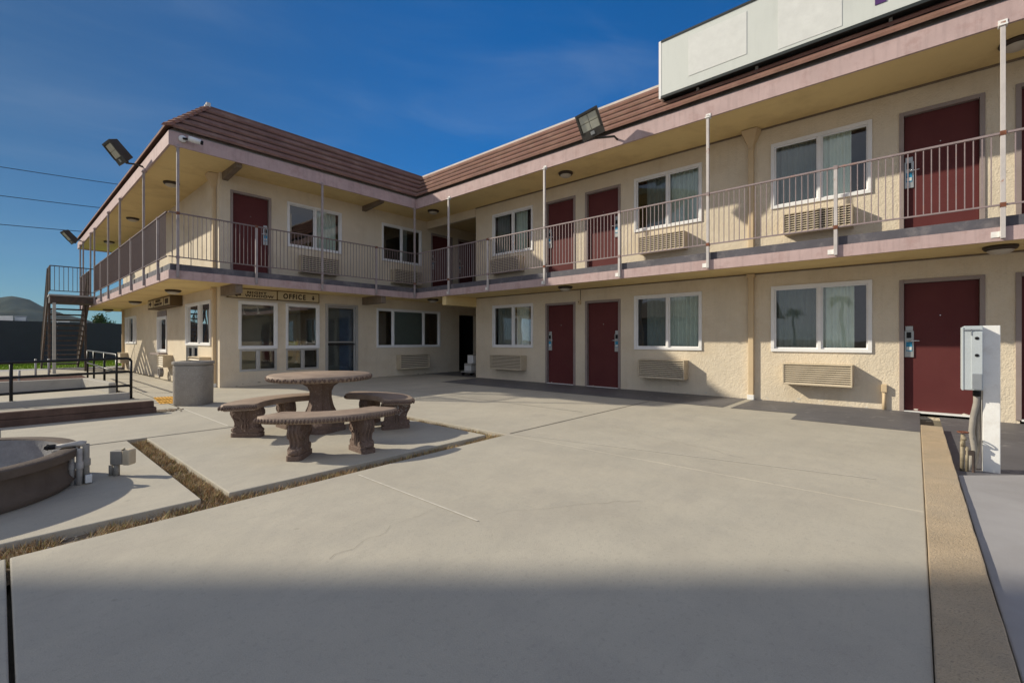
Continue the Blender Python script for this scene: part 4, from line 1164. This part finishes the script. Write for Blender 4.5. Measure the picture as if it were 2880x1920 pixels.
# ------------------------------------------------------------------ ramp with kerbs, timber edging and handrails
tb_ = thing('timber_edging', 'dark brown timber edging of a raised bed in front of the ramp', 'edging', (-2, 8.57, 0))
b = MB()
b.box(-6, 3.58, 0, .11, 0, .09); b.box(-6, 3.55, .004, .114, .094, .185); b.build('timber', M['timber'], tb_, bevel=.006)
tb_.location = (-2.0, 8.58, 0)
b = MB()
for i in range(260):
    x, y = random.gauss(1.70, .10), random.gauss(8.72, .07)
    b.ball((x, y, .005), random.uniform(.008, .025), 1, 1, .5, 1)
tag(b.build('spilled_soil', M['soil']), 'loose dark soil spilled beyond the end of the timber edging', 'soil', kind='stuff')

rk = thing('ramp_kerb', 'grey concrete kerb wall along the near side of the access ramp', 'kerb wall', (0, 10.95, 0))
b = MB(); b.box8([(-6, 0, -.02), (1.62, 0, -.02), (1.62, .13, -.02), (-6, .13, -.02), (-6, 0, .02), (1.62, 0, .125), (1.62, .13, .125), (-6, .13, .02)]); b.build('kerb', M['concrete_old'], rk, bevel=.01)
rk = thing('ramp_kerb', 'low cream concrete kerb turning the corner at the middle of the ramp', 'kerb wall', (0, 14.4, 0))
b = MB(); b.prism([(-5, 0), (1.28, 0), (1.50, -1.95), (1.62, -1.95), (1.42, .14), (-5, .14)], -.02, .215); b.build('kerb', M['concrete_old'], rk, bevel=.01)
rk = thing('ramp_kerb', 'far grey concrete kerb of the ramp near the foot of the stairs', 'kerb wall', (0, 17.6, 0))
b = MB(); b.box(-6, 1.5, 0, .14, -.02, .16); b.build('kerb', M['concrete_old'], rk, bevel=.01)
b = MB(); b.box(-6, 1.45, 14.6, 17.55, -.02, .17); tag(b.build('mulch_bed', M['mulch']), 'dark reddish mulch bed between the ramp kerbs', 'mulch', kind='stuff')

def pipe_rail(label, pts_list, posts, r=.022, m='blackpipe'):
    t = thing('handrail', label, 'handrail', (posts[0][0], posts[0][1], 0), 0, 'black pipe handrails along the ramp')
    l = Vector(t.location)
    for pts in pts_list:
        b = MB(); b.tube([Vector(p) - l for p in pts], r, 8); b.build('rail', M[m], t, smooth=True)
    for (x, y, z) in posts:
        b = MB(); b.tube([Vector((x, y, -.01)) - l, Vector((x, y, z)) - l], r, 8); b.lathe([(.05, .0), (.05, .012), (.0, .012)], Vector((x, y, 0)) - l, 12, caps=False)
        b.build('post', M[m], t, smooth=True)
    return t
yy = 11.02
def lvl(z0, z1, xe=1.64): return [(-4, yy, z0), (xe - .03, yy, z1), (xe, yy, z1 - .015)]
pipe_rail('near black pipe handrail with three rails along the ramp kerb', [[(-4, yy, .66), (.1, yy, .73), (1.58, yy, .757), (1.625, yy, .745), (1.645, yy, .71)], lvl(.42, .51), lvl(.16, .25)],
          [(1.645, yy, .715), (.13, yy, .735), (-1.6, yy, .70)])
pipe_rail('far black pipe handrail running back along the ramp towards the stairs', [[(1.655, 12.68, .0), (1.655, 12.68, .74), (1.66, 12.75, .79), (1.68, 17.7, .80)], [(1.655, 12.68, .42), (1.68, 17.7, .45)]],
          [(1.655, 12.68, .7), (1.66, 14.4, .79), (1.67, 16.3, .80), (1.68, 17.7, .80)])
t = pipe_rail('thin grey guard rail stubs standing in the mulch bed', [], [(.30, 15.0, .42), (.62, 16.8, .62), (.85, 16.7, .62)], .022, 'greypost')
t['category'] = 'guard post'; t.name = 'guard_posts'; t['group'] = ''
del t['group']
# hose reel against the side wall
t = thing('hose_coil', 'small pale coiled hose leaning at the foot of the side wall', 'hose', FC(16.9, 0, .12))
b = MB()
for k in range(5):
    b.tube([(-.02 * k, .13 * math.cos(a * PI / 10), .14 + .13 * math.sin(a * PI / 10)) for a in range(20)], .013, 6, close=True)
b.build('coil', M['pvc'], t, smooth=True)

# ------------------------------------------------------------------ steel stairs with landing
st = thing('outdoor_stairs', 'brown steel staircase with open treads and a railed landing at the far left', 'staircase', (1.6, 21.1, 0))
b = MB(); b.box(-.5, .59, 0, 1.0, 2.33, 2.545); b.build('landing', M['steelbrown'], st, bevel=.006)
b = MB(); b.box(-.52, .6, -.02, 1.0, 2.545, 2.60); b.build('landing_floor', M['concrete_grey'], st)
NS = 14
y0, y1 = 1.0, 4.3
for i in range(NS - 1):
    f = (i + 1) / NS
    y = y0 + (y1 - y0) * f; z = 2.57 * (1 - f)
    b = MB(); b.box(-.46, .5, y - .24, y + .03, z - .045, z); b.build('tread', M['steelbrown'], st)
for x in (-.51, .51):
    b = MB(); b.box8([(x - .025, y0 - .1, 2.33), (x + .025, y0 - .1, 2.33), (x + .025, y1 - .1, -.05), (x - .025, y1 - .1, -.05),
                      (x - .025, y0 - .1, 2.62), (x + .025, y0 - .1, 2.62), (x + .025, y1 + .1, .12), (x - .025, y1 + .1, .12)])
    b.build('stringer', M['steelbrown'], st)
for x in (-.40, ):
    b = MB(); b.box(x - .04, x + .04, -.0, .08, 0, 2.33); b.build('column', M['greypost'], st, bevel=.004)
b = MB(); b.box(.40, .46, .85, .92, 0, 2.33); b.build('column', M['steelbrown'], st)
b = MB(); b.box(-.50, -.44, .85, .92, 0, 2.33); b.build('column', M['steelbrown'], st)
b = MB()   # landing guard
zt = 3.53
b.tube([(.58, .02, zt), (-.50, .02, zt), (-.50, 1.0, zt)], .018, 6); b.tube([(.58, .02, 2.72), (-.5, .02, 2.72), (-.5, 1.0, 2.72)], .014, 6)
for i in range(11): x = -.5 + 1.08 * i / 10; b.tube([(x, .02, 2.72), (x, .02, zt)], .008 if i else .02, 5)
for i in range(9): y = .02 + .98 * i / 8; b.tube([(-.5, y, 2.72), (-.5, y, zt)], .008 if i < 8 else .018, 5)
b.build('landing_guard', M['steelbrown'], st)
for x in (-.51, .51):
    b = MB()
    b.tube([(x, y0, zt), (x, y1, .96)], .018, 6)
    n = 22
    for i in range(n + 1):
        f = i / n; y = y0 + (y1 - y0) * f; zb_ = 2.6 - 2.5 * f
        b.tube([(x, y, zb_), (x, y, zb_ + .93)], .008 if i % 11 else .018, 5)
    b.build('stair_guard', M['steelbrown'], st)

# ------------------------------------------------------------------ round planter
PC = (-.42, 5.0)
pl = thing('round_planter', 'large round weathered concrete planter cut by the left edge', 'planter', (PC[0], PC[1], 0))
b = MB(); b.lathe([(.80, 0), (.835, .05), (.80, .10), (.80, .215)], seg=72, caps=False); b.build('wall', M['planter'], pl, smooth=True)
b = MB(); b.lathe([(.80, .215), (.845, .222), (.85, .275), (.838, .285), (.755, .285), (.745, .27)], seg=72, caps=False); smooth_angle(b.build('rim', M['planter'], pl), 40)
b = MB(); b.lathe([(.745, .275), (.74, .08), (.70, .05), (.0, .045)], seg=72, caps=False); b.build('basin', M['planterin'], pl, smooth=True)
b = MB(); b.lathe([(.69, .052), (.5, .085), (.0, .095)], seg=48, caps=False); b.build('soil', M['mulch'], pl, smooth=True)
t = thing('dead_branch', 'pale curved dry stem lying in the round planter', 'branch', (-.10, 4.62, .1))
b = MB(); b.tube([(0, -.12, .14), (.0, -.04, .08), (.05, .04, .02), (.16, .05, .0)], [.003, .008, .01, .008], 6); b.tube([(-.2, .1, .01), (.1, .06, .02), (.28, .03, .02)], .005, 5)
for k in range(12):
    a = random.uniform(0, 6.28); q = random.uniform(0, .25)
    b.tube([(-.1 + q * math.cos(a), .1 + q * math.sin(a), .01), (-.1 + q * math.cos(a) + .12, .1 + q * math.sin(a) + random.uniform(-.05, .05), .02)], .003, 4)
b.build('stem', M['curtain'], t, smooth=True)
# pipes beside the planter
pp = thing('irrigation_pipes', 'bundle of weathered grey pipes standing against the planter rim', 'pipes', (.42, 4.77, 0))
for (x, y, r_, h, m) in [(-.055, .01, .017, .27, 'pvc'), (-.015, -.012, .019, .275, 'pvc'), (.025, .015, .021, .30, 'conduit')]:
    b = MB(); b.tube([(x, y, 0), (x, y, h)], r_, 10); b.lathe([(r_ * 1.3, 0), (r_ * 1.3, .05), (r_, .052)], (x, y, h * .45), 10, caps=False); b.build('pipe', M[m], pp, smooth=True)
b = MB(); b.tube([(.025, .015, .30), (-.01, .02, .31), (-.08, .04, .305), (-.14, .06, .30)], [.022, .022, .016, .014], 10); b.build('pipe', M['pvc'], pp, smooth=True)
b = MB(); b.box(-.16, -.02, -.01, .05, .245, .285); b.build('bracket', M['conduit'], pp, bevel=.006)
b = MB(); b.tube([(-.17, .065, .30), (-.14, .06, .30)], .02, 10); b.ball((-.18, .07, .30), .024, 1, 1, 1, 1); b.build('valve', M['black'], pp)
b = MB(); b.box(.015, .055, -.045, -.012, .01, .07); b.build('clamp', M['whitepaint'], pp, bevel=.004)

# outdoor outlet box on a stub
ob = thing('outlet_box', 'grey outdoor electrical box with a tan cover on a short pipe', 'electrical box', (.62, 4.87, 0), R(-48))
b = MB(); b.tube([(.02, 0, 0), (.02, 0, .11)], .022, 10); b.tube([(-.03, .01, 0), (-.03, .01, .085)], .018, 10); b.build('pipe', M['conduit'], ob, smooth=True)
b = MB(); b.box(-.01, .085, -.03, .035, .095, .205); b.build('box', M['conduit'], ob, bevel=.005)
b = MB(); b.box(.088, .15, -.035, .04, .09, .215); b.build('cover', M['acbody'], ob, bevel=.012)
b = MB(); b.tube([(.085, -.025, .215), (.11, -.03, .225)], .007, 6); b.build('hinge', M['brass'], ob)

# ------------------------------------------------------------------ low kerb wall at the right
kb = MB(); 
n = 46
pts = []
xs = [1.9 + (7.87 - 1.9) * i / n for i in range(n + 1)]
for i in range(n):
    x0, x1 = xs[i], xs[i + 1]
    e0, e1 = (.0012 * math.sin(x0 * 7) + .001 * math.sin(x0 * 19)), (.0012 * math.sin(x1 * 7) + .001 * math.sin(x1 * 19))
    kb.box8([(x0, -.252 + e0, -.14), (x1, -.252 + e1, -.14), (x1, -.048, -.14), (x0, -.048, -.14), (x0, -.252 + e0, .012), (x1, -.252 + e1, .012), (x1, -.048 + e1 * .4, .012), (x0, -.048 + e0 * .4, .012)])
bmesh.ops.remove_doubles(kb.bm, verts=kb.bm.verts, dist=1e-5)
bmesh.ops.dissolve_limit(kb.bm, angle_limit=.0005, verts=kb.bm.verts, edges=kb.bm.edges)
tag(kb.build('low_kerb_wall', M['curb'], bevel=.006), 'long tan rough concrete kerb running towards the viewer at the right', 'kerb')

# ------------------------------------------------------------------ power pedestal, conduits and tap
pw = thing('power_pedestal', 'square white post carrying a grey meter box at the right edge', 'power post', (5.70, -.49, -.05))
b = MB(); b.box(0, .10, -.055, .052, 0, 1.275); b.build('post', M['whitepaint'], pw, bevel=.004)
mb = MB(); mb.box(-.105, .05, .056, .175, .715, 1.272); bx = mb.build('meter_box', M['boxgrey'], pw, bevel=.006)
b = MB(); b.box(-.112, -.105, .060, .130, .73, 1.22); b.build('side_plate', M['boxgrey'], bx, bevel=.003)
b = MB(); b.box(-.118, -.112, .064, .124, .725, .86); b.build('cover_plate', M['platemetal'], bx, bevel=.002)
b = MB(); b.box(-.110, .05, .175, .187, .712, 1.262); b.build('lid', M['boxgrey'], bx, bevel=.003)
b = MB()
for z in (1.165, 1.018):
    b.tube([(-.1125, .095, z), (-.1155, .095, z)], .0135, 14)
b.build('knockout', M['black'], bx)
b = MB(); b.box(-.116, -.110, .072, .18, 1.235, 1.243); b.box(-.116, -.110, .125, .131, 1.19, 1.24); b.build('latch', M['platemetal'], bx)
b = MB(); b.tube([(-.02, .09, .72), (-.01, .09, .60), (.0, .11, .48), (.01, .12, .34), (.02, .10, .18), (.02, .13, .04), (.02, .14, -.04)], [.022, .022, .021, .021, .021, .021, .021], 10); b.build('conduit', M['conduit'], pw, smooth=True)
b = MB(); b.tube([(.03, .075, .72), (.04, .075, .5), (.05, .078, .36), (.05, .08, .2), (.05, .10, .05), (.05, .11, -.04)], .018, 10); b.build('conduit', M['conduit'], pw, smooth=True)
b = MB(); b.tube([(-.02, .088, .72), (-.018, .09, .66)], .026, 12); b.build('bushing', M['black'], pw, smooth=True)
tp = thing('water_tap', 'rusty standpipe with a round valve handle left of the white post', 'tap', (5.60, -.305, -.05))
b = MB(); b.tube([(0, 0, 0), (0, 0, .26)], .014, 10); b.tube([(0, -.03, 0), (0, -.03, .22)], .012, 10); b.build('pipe', M['brass'], tp, smooth=True)
b = MB(); b.tube([(0, -.005, .22), (0, -.005, .33)], [.018, .014], 10); b.ball((-.01, -.01, .29), .022); b.build('valve_body', M['brass'], tp, smooth=True)
b = MB(); b.tube([(.035 * math.cos(a * PI / 8), -.005 + .035 * math.sin(a * PI / 8), .345) for a in range(16)], .006, 6, close=True); b.tube([(-.035, -.005, .345), (.035, -.005, .345)], .005, 5); b.build('handle', M['rust'], tp)
b = MB(); b.box(-.01, .02, -.075, -.02, .15, .19); b.tube([(0, -.07, 0), (0, -.07, .19)], .010, 8); b.build('fitting', M['steelbrown'], tp)

# boxes stacked on a dolly in the passage
dl = thing('flat_dolly', 'low flat dolly parked in the passage corner', 'dolly', (9.86, 10.45, 0))
b = MB(); b.box(-.25, .3, -.25, .22, .09, .12); b.build('deck', M['greypost'], dl, bevel=.004)
for x in (-.2, .24):
    for y in (-.2, .17):
        b = MB(); b.tube([(x, y - .02, .045), (x, y + .02, .045)], .045, 12); b.build('wheel', M['black'], dl)
t = thing('storage_carton', 'grey slatted crate, lower one on the dolly in the passage', 'crate', (9.84, 10.43, .12))
b = MB(); b.box(-.17, .17, -.17, .15, 0, .25); b.build('body', M['cardboard'], t, bevel=.01)
b = MB()
for i in range(5): b.box(-.175, -.17, -.15 + i * .06, -.115 + i * .06, .03, .18); b.box(-.15 + i * .065, -.115 + i * .065, -.175, -.17, .03, .18)
b.build('slats', M['white'], t)
t = thing('storage_carton', 'pale upright carton on top of the crate in the passage', 'carton', (9.90, 10.43, .372))
b = MB(); b.box(-.12, .12, -.14, .12, 0, .26); b.build('body', M['white'], t, bevel=.01)
b = MB(); b.box(-.122, .122, -.143, .122, .24, .262); b.build('lid', M['cardboard'], t, bevel=.004)

# ------------------------------------------------------------------ things beyond the wall
def place(t, w):   # point at image direction t and depth w
    p = camf * w + camr * (t * w); return p
def zat(y, w): return 1.1 + (780.67 - y) / 1045.1 * w
def yaw_box(name, label, cat, u0, u1, y0, y1, w, depth, m, parts=None):
    a = place((u0 - 1176) / 1045.1, w); c = place((u1 - 1176) / 1045.1, w)
    d = (a + c).normalized() * depth
    t = thing(name, label, cat, (a.x, a.y, 0))
    z1 = zat(y0, w); z0 = zat(y1, w)
    v = [(0, 0), (c.x - a.x, c.y - a.y), (c.x - a.x + d.x, c.y - a.y + d.y), (d.x, d.y)]
    b = MB(); b.prism(v, z0, z1); b.build('body', m, t, bevel=.03)
    b = MB()
    cd = (c - a)
    for f in (.15, .8):
        p = cd * f - camf * .1; q = p + camf * .35
        b.tube([(p.x, p.y, .5), (q.x, q.y, .5)], .5, 16)
    b.build('wheels', M['black'], t)
    b = MB(); v2 = [(0, 0), (cd.x, cd.y), (cd.x + d.x * .9, cd.y + d.y * .9), (d.x * .9, d.y * .9)]; b.prism(v2, .7, z0); b.build('chassis', M['truckgrey'], t)
    return t, a, cd
t, a, cd = yaw_box('box_trailer', 'white box trailer showing above the dark wall at the left edge', 'trailer', -60, 30, 725.5, 752, 60, 5, M['truckwhite'])
t, a, cd = yaw_box('cargo_container', 'grey open-sided cargo container beside the white trailer', 'container', 33, 62, 726, 752, 62, 4, M['truckgrey'])
b = MB(); 
p0, p1 = cd * .06 - camf * .06, cd * .94 - camf * .06; zt, zb_ = zat(729, 62), zat(744, 62)
b.quad((p0.x, p0.y, zb_), (p1.x, p1.y, zb_), (p1.x, p1.y, zt), (p0.x, p0.y, zt)); b.build('side_panel', M['truckwhite'], t)
b = MB(); p0, p1 = cd * .2 - camf * .12, cd * 1.3 - camf * .12; zt, zb_ = zat(741.5, 62), zat(746.5, 62)
b.quad((p0.x, p0.y, zb_), (p1.x, p1.y, zb_), (p1.x, p1.y, zt), (p0.x, p0.y, zt)); b.build('load', M['dark'], t)
t, a, cd = yaw_box('cargo_container', 'pale low shed roof seen between the stair treads', 'shed', 128, 160, 738, 752, 66, 5, M['truckwhite'])
t.name = 'storage_shed'

def leafy_tree(name, label, base, h, rx, rz_, n, ls, group=None):
    t = thing(name, label, 'tree', base, 0, group)
    b = MB(); b.tube([(0, 0, 0), (.05 * rx, 0, h * .35), (0, .05 * rx, h * .8)], [h * .03, h * .022, h * .006], 7)
    for k in range(7):
        a = 2 * PI * k / 7 + random.random(); z0 = h * random.uniform(.3, .55)
        b.tube([(0, 0, z0), (math.cos(a) * rx * .4, math.sin(a) * rx * .4, z0 + h * .14), (math.cos(a) * rx * .75, math.sin(a) * rx * .75, z0 + h * .25)], [h * .012, h * .007, h * .003], 5)
    b.build('trunk', M['bark'], t)
    b = MB()
    clumps = []
    for k in range(16):
        d = Vector((random.gauss(0, 1), random.gauss(0, 1), random.gauss(0, 1))).normalized() * random.uniform(.25, .95)
        clumps.append((Vector((d.x * rx, d.y * rx, h * .62 + d.z * rz_)), random.uniform(.22, .42) * rx))
    for k in range(n):
        c, r_ = random.choice(clumps)
        p = c + Vector((random.gauss(0, .5), random.gauss(0, .5), random.gauss(0, .45))) * r_
        u = Vector((random.uniform(-1, 1), random.uniform(-1, 1), random.uniform(-.6, 1))).normalized(); v_ = u.orthogonal().normalized()
        q = ls * random.uniform(.6, 1.3); wv = u.cross(v_)
        b.quad(p - v_ * q, p + wv * q * .5, p + v_ * q, p - wv * q * .5)
    b.build('crown', M['leaf'], t, normals=False)
    return t
p = place((238 - 1176) / 1045.1, 48); leafy_tree('leafy_tree', 'dark leafy tree just above the wall, framed under the side balcony', (p.x, p.y, 0), zat(719, 48) + .2, 1.1, 1.0, 2600, .11)
p = place((256 - 1176) / 1045.1, 56); leafy_tree('leafy_tree', 'lower bushy tree behind the wall right of the taller one', (p.x, p.y, 0), zat(733, 56) + .1, 1.0, .8, 1500, .11)
p = place((172 - 1176) / 1045.1, 62); leafy_tree('leafy_tree', 'small tree glimpsed between the stair treads', (p.x, p.y, 0), zat(733, 62), 1.1, .8, 1200, .12)

# overhead wires and their poles
WY = 45
ends = [((0, 384), (270, 424)), ((0, 450), (225, 477)), ((0, 516), (190, 532))]
def onY(u, y):
    t_ = (u - 1176) / 1045.1; s_, c_ = math.sin(.7256), math.cos(.7256)
    X = WY * (c_ + t_ * s_) / (s_ - t_ * c_); w = X * c_ + WY * s_
    return X, 1.1 + (780.67 - y) * w / 1045.1
for k, (e0, e1) in enumerate(ends):
    X0, Z0 = onY(*e0); X1, Z1 = onY(*e1); sl = (Z1 - Z0) / (X1 - X0)
    b = MB(); pts = []
    for i in range(31):
        X = -24 + 60 * i / 30; sag = .0022 * ((X - 3) ** 2)
        pts.append((X, WY, Z0 + sl * (X - X0) + sag))
    b.tube(pts, .022, 5)
    tag(b.build('overhead_wire', M['wire']), ['highest of the three overhead wires in the sky at left', 'middle overhead wire in the sky at left', 'lowest of the three overhead wires above the stairs'][k], 'wire', 'overhead wires')
for X, l in ((-24, 'wooden utility pole carrying the wires beyond the left edge'), (36, 'wooden utility pole hidden behind the office wing')):
    t = thing('utility_pole', l, 'utility pole', (X, WY + .15, 0)); b = MB(); b.tube([(0, 0, 0), (0, 0, 16)], [.17, .11], 10); b.build('pole', M['pole'], t, smooth=True)
    b = MB(); b.box(-.06, .06, -.16, -.10, 14.6, 14.75); b.box(-.06, .06, -1, 1, 12.3, 12.42); b.build('crossarm', M['pole'], t)

# ------------------------------------------------------------------ surroundings behind the viewer, mirrored in the window panes; plus an added shade canopy
def palm(x, y, h, label):
    t = thing('palm_tree', label, 'palm tree', (x, y, 0), 0, 'palm trees mirrored in the window panes')
    b = MB(); b.tube([(0, 0, 0), (.1, 0, h * .5), (0, .1, h)], [.22, .17, .13], 8); b.build('trunk', M['bark'], t, smooth=True)
    b = MB()
    for k in range(34):
        a = random.uniform(0, 2 * PI); el = random.uniform(-.5, 1.2); L_ = random.uniform(1.3, 1.9)
        prev = None
        for i in range(7):
            f = i / 6; q = L_ * f
            c = Vector((math.cos(a) * q * math.cos(el * (1 - f * .5)), math.sin(a) * q * math.cos(el * (1 - f * .5)), h + q * math.sin(el) * .8 - f * f * 1.0))
            sd = Vector((-math.sin(a), math.cos(a), 0)) * (.28 * math.sin(PI * min(.95, f + .12)))
            if prev: b.quad(prev[0], c - sd, c + sd, prev[1])
            prev = (c - sd, c + sd)
    b.build('crown', M['palmleaf'], t, normals=False)
palm(-60, 13.5, 5.4, 'palm tree mirrored in the left pane of the large lower window')
palm(-48, 6.6, 6.0, 'palm tree mirrored in the right pane of the large lower window')
hs_ = thing('gabled_house', 'low house with a dark gabled roof mirrored in the middle lower window', 'house', (-30, 19, 0))
b = MB(); b.box(-5, 5, -8, 8, -.1, 3.4); b.build('wall', M['stucco'], hs_)
b = MB(); b.box8([(-5.8, -8.8, 3.35), (5.8, -8.8, 3.35), (5.8, 8.8, 3.35), (-5.8, 8.8, 3.35), (-.02, -8.8, 5.4), (.02, -8.8, 5.4), (.02, 8.8, 5.4), (-.02, 8.8, 5.4)]); b.build('roof', M['beam'], hs_)
cn = thing('added_shade_canopy', 'flat unseen canopy added beyond the left edge to shade the near paving', 'canopy', (0, 0, 0))  # canopy added out of view to cast the shadow across the foreground
HZ = 11.0; kk = HZ / 1.04; shx, shy = -1.0 * kk, 1.5 * kk
def cp(r_, w_):
    g = camf * w_ + camr * r_; return (g.x + shx, g.y + shy)
b = MB(); b.prism([cp(2.75, 2.07), cp(-6.5, 2.07), cp(-6.5, -4.5), cp(2.75, -4.5)], HZ - .35, HZ); b.build('roof', M['soffit'], cn)
for q in (cp(2.4, .7), cp(-5.5, .7), cp(2.4, -4), cp(-5.5, -4)):
    b = MB(); b.box(q[0] - .12, q[0] + .12, q[1] - .12, q[1] + .12, -.1, HZ - .35); b.build('column', M['stucco'], cn)

# ------------------------------------------------------------------ air
hz = bpy.data.materials.new('haze'); hz.use_nodes = True
hn = hz.node_tree.nodes; hn.remove(hn['Principled BSDF'])
pv = hn.new('ShaderNodeVolumePrincipled'); pv.inputs['Color'].default_value = (.72, .85, 1, 1); pv.inputs['Density'].default_value = .00006
hz.node_tree.links.new(pv.outputs[0], hn['Material Output'].inputs['Volume'])
b = MB(); b.box(-1300, 2700, -1200, 4300, -2.2, 240); tag(b.build('haze', hz), kind='stuff')

# ------------------------------------------------------------------ sky, sun, camera
sc = bpy.context.scene
w = bpy.data.worlds.new('World'); sc.world = w; w.use_nodes = True
nt = w.node_tree; N = nt.nodes; L = nt.links
bg = N['Background']
sky = N.new('ShaderNodeTexSky'); sky.sky_type = 'NISHITA'; sky.sun_disc = False
SUN = Vector((-1, 1.5, 1.04)).normalized()
elev = math.asin(SUN.z); az = math.atan2(SUN.x, SUN.y)   # azimuth from +Y towards +X
sky.sun_elevation = elev; sky.sun_rotation = az
sky.altitude = 200; sky.air_density = 1.0; sky.dust_density = .0; sky.ozone_density = 3.5
tint = N.new('ShaderNodeMix'); tint.data_type = 'RGBA'; tint.blend_type = 'MULTIPLY'; tint.inputs[0].default_value = 1
L.new(sky.outputs[0], tint.inputs[6]); tint.inputs[7].default_value = (.22, .46, .66, 1)
tc = N.new('ShaderNodeTexCoord')
def cloud(rot, scale, nscale, lo, hi, amt):
    mp = N.new('ShaderNodeMapping'); mp.inputs['Rotation'].default_value = rot; mp.inputs['Scale'].default_value = scale
    L.new(tc.outputs['Generated'], mp.inputs[0])
    nz = N.new('ShaderNodeTexNoise'); nz.inputs['Scale'].default_value = nscale; nz.inputs['Detail'].default_value = 8; nz.inputs['Roughness'].default_value = .55; nz.inputs['Distortion'].default_value = .5
    L.new(mp.outputs[0], nz.inputs[0])
    mr = N.new('ShaderNodeMapRange'); mr.interpolation_type = 'SMOOTHSTEP'; mr.inputs[1].default_value = lo; mr.inputs[2].default_value = hi; mr.inputs[3].default_value = 0; mr.inputs[4].default_value = amt
    L.new(nz.outputs[0], mr.inputs[0]); return mr.outputs[0]
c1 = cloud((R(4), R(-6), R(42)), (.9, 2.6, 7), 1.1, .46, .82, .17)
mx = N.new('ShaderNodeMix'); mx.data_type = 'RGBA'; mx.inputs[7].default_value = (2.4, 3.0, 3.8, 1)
dr_ = N.new('ShaderNodeVectorMath'); dr_.operation = 'DOT_PRODUCT'; dr_.inputs[1].default_value = (camr.x, camr.y, 0); L.new(tc.outputs['Generated'], dr_.inputs[0])
gr = N.new('ShaderNodeMapRange'); gr.interpolation_type = 'SMOOTHSTEP'; gr.inputs[1].default_value = -.85; gr.inputs[2].default_value = .15; gr.inputs[3].default_value = 0; gr.inputs[4].default_value = 1; L.new(dr_.outputs['Value'], gr.inputs[0])
gc = N.new('ShaderNodeMix'); gc.data_type = 'RGBA'; gc.inputs[6].default_value = (.80, .60, .50, 1); gc.inputs[7].default_value = (.20, 1.10, 1.32, 1); L.new(gr.outputs[0], gc.inputs[0])
gm = N.new('ShaderNodeMix'); gm.data_type = 'RGBA'; gm.blend_type = 'MULTIPLY'; gm.inputs[0].default_value = 1; L.new(tint.outputs[2], gm.inputs[6]); L.new(gc.outputs[2], gm.inputs[7])
L.new(c1, mx.inputs[0]); L.new(gm.outputs[2], mx.inputs[6])
# bright cloud veil added out of view behind the viewer to fill the shade
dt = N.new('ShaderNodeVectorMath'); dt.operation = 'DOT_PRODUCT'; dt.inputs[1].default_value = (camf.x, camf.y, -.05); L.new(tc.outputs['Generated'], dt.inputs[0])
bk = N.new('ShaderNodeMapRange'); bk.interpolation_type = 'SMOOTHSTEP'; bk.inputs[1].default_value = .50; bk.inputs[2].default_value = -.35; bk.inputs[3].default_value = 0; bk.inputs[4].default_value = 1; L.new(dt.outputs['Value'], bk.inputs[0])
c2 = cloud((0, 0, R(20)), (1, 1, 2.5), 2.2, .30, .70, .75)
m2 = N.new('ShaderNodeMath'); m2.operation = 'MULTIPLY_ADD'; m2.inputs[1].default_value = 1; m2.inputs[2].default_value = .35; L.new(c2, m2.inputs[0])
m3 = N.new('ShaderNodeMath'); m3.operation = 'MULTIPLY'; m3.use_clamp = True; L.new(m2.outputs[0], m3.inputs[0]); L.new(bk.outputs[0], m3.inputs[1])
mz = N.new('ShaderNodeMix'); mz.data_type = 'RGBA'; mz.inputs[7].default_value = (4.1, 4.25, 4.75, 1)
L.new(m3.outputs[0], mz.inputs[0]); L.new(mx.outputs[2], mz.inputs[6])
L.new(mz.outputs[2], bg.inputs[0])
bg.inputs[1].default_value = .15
sun = bpy.data.lights.new('sun', 'SUN'); sun.energy = 5.0; sun.angle = R(.9); sun.color = (1, .92, .76)
so = bpy.data.objects.new('sun', sun); C.objects.link(so); so.rotation_euler = SUN.to_track_quat('Z', 'Y').to_euler()

cam = bpy.data.cameras.new('camera'); co = bpy.data.objects.new('camera', cam); C.objects.link(co); sc.camera = co
cam.sensor_width = 36; cam.lens = 1045.1 / 2352 * 36; cam.clip_end = 6000; cam.clip_start = .05
cam.shift_y = -(784 - 780.67) / 2352
co.location = (0, 0, 1.1); co.rotation_euler = (R(90), 0, .7256 - PI / 2)
sc.view_settings.view_transform = 'Standard'; sc.view_settings.look = 'None'; sc.view_settings.gamma = 1; sc.view_settings.use_curve_mapping = False
sc.view_settings.exposure = 0.0
sc.cycles.max_bounces = 8; sc.cycles.transparent_max_bounces = 12
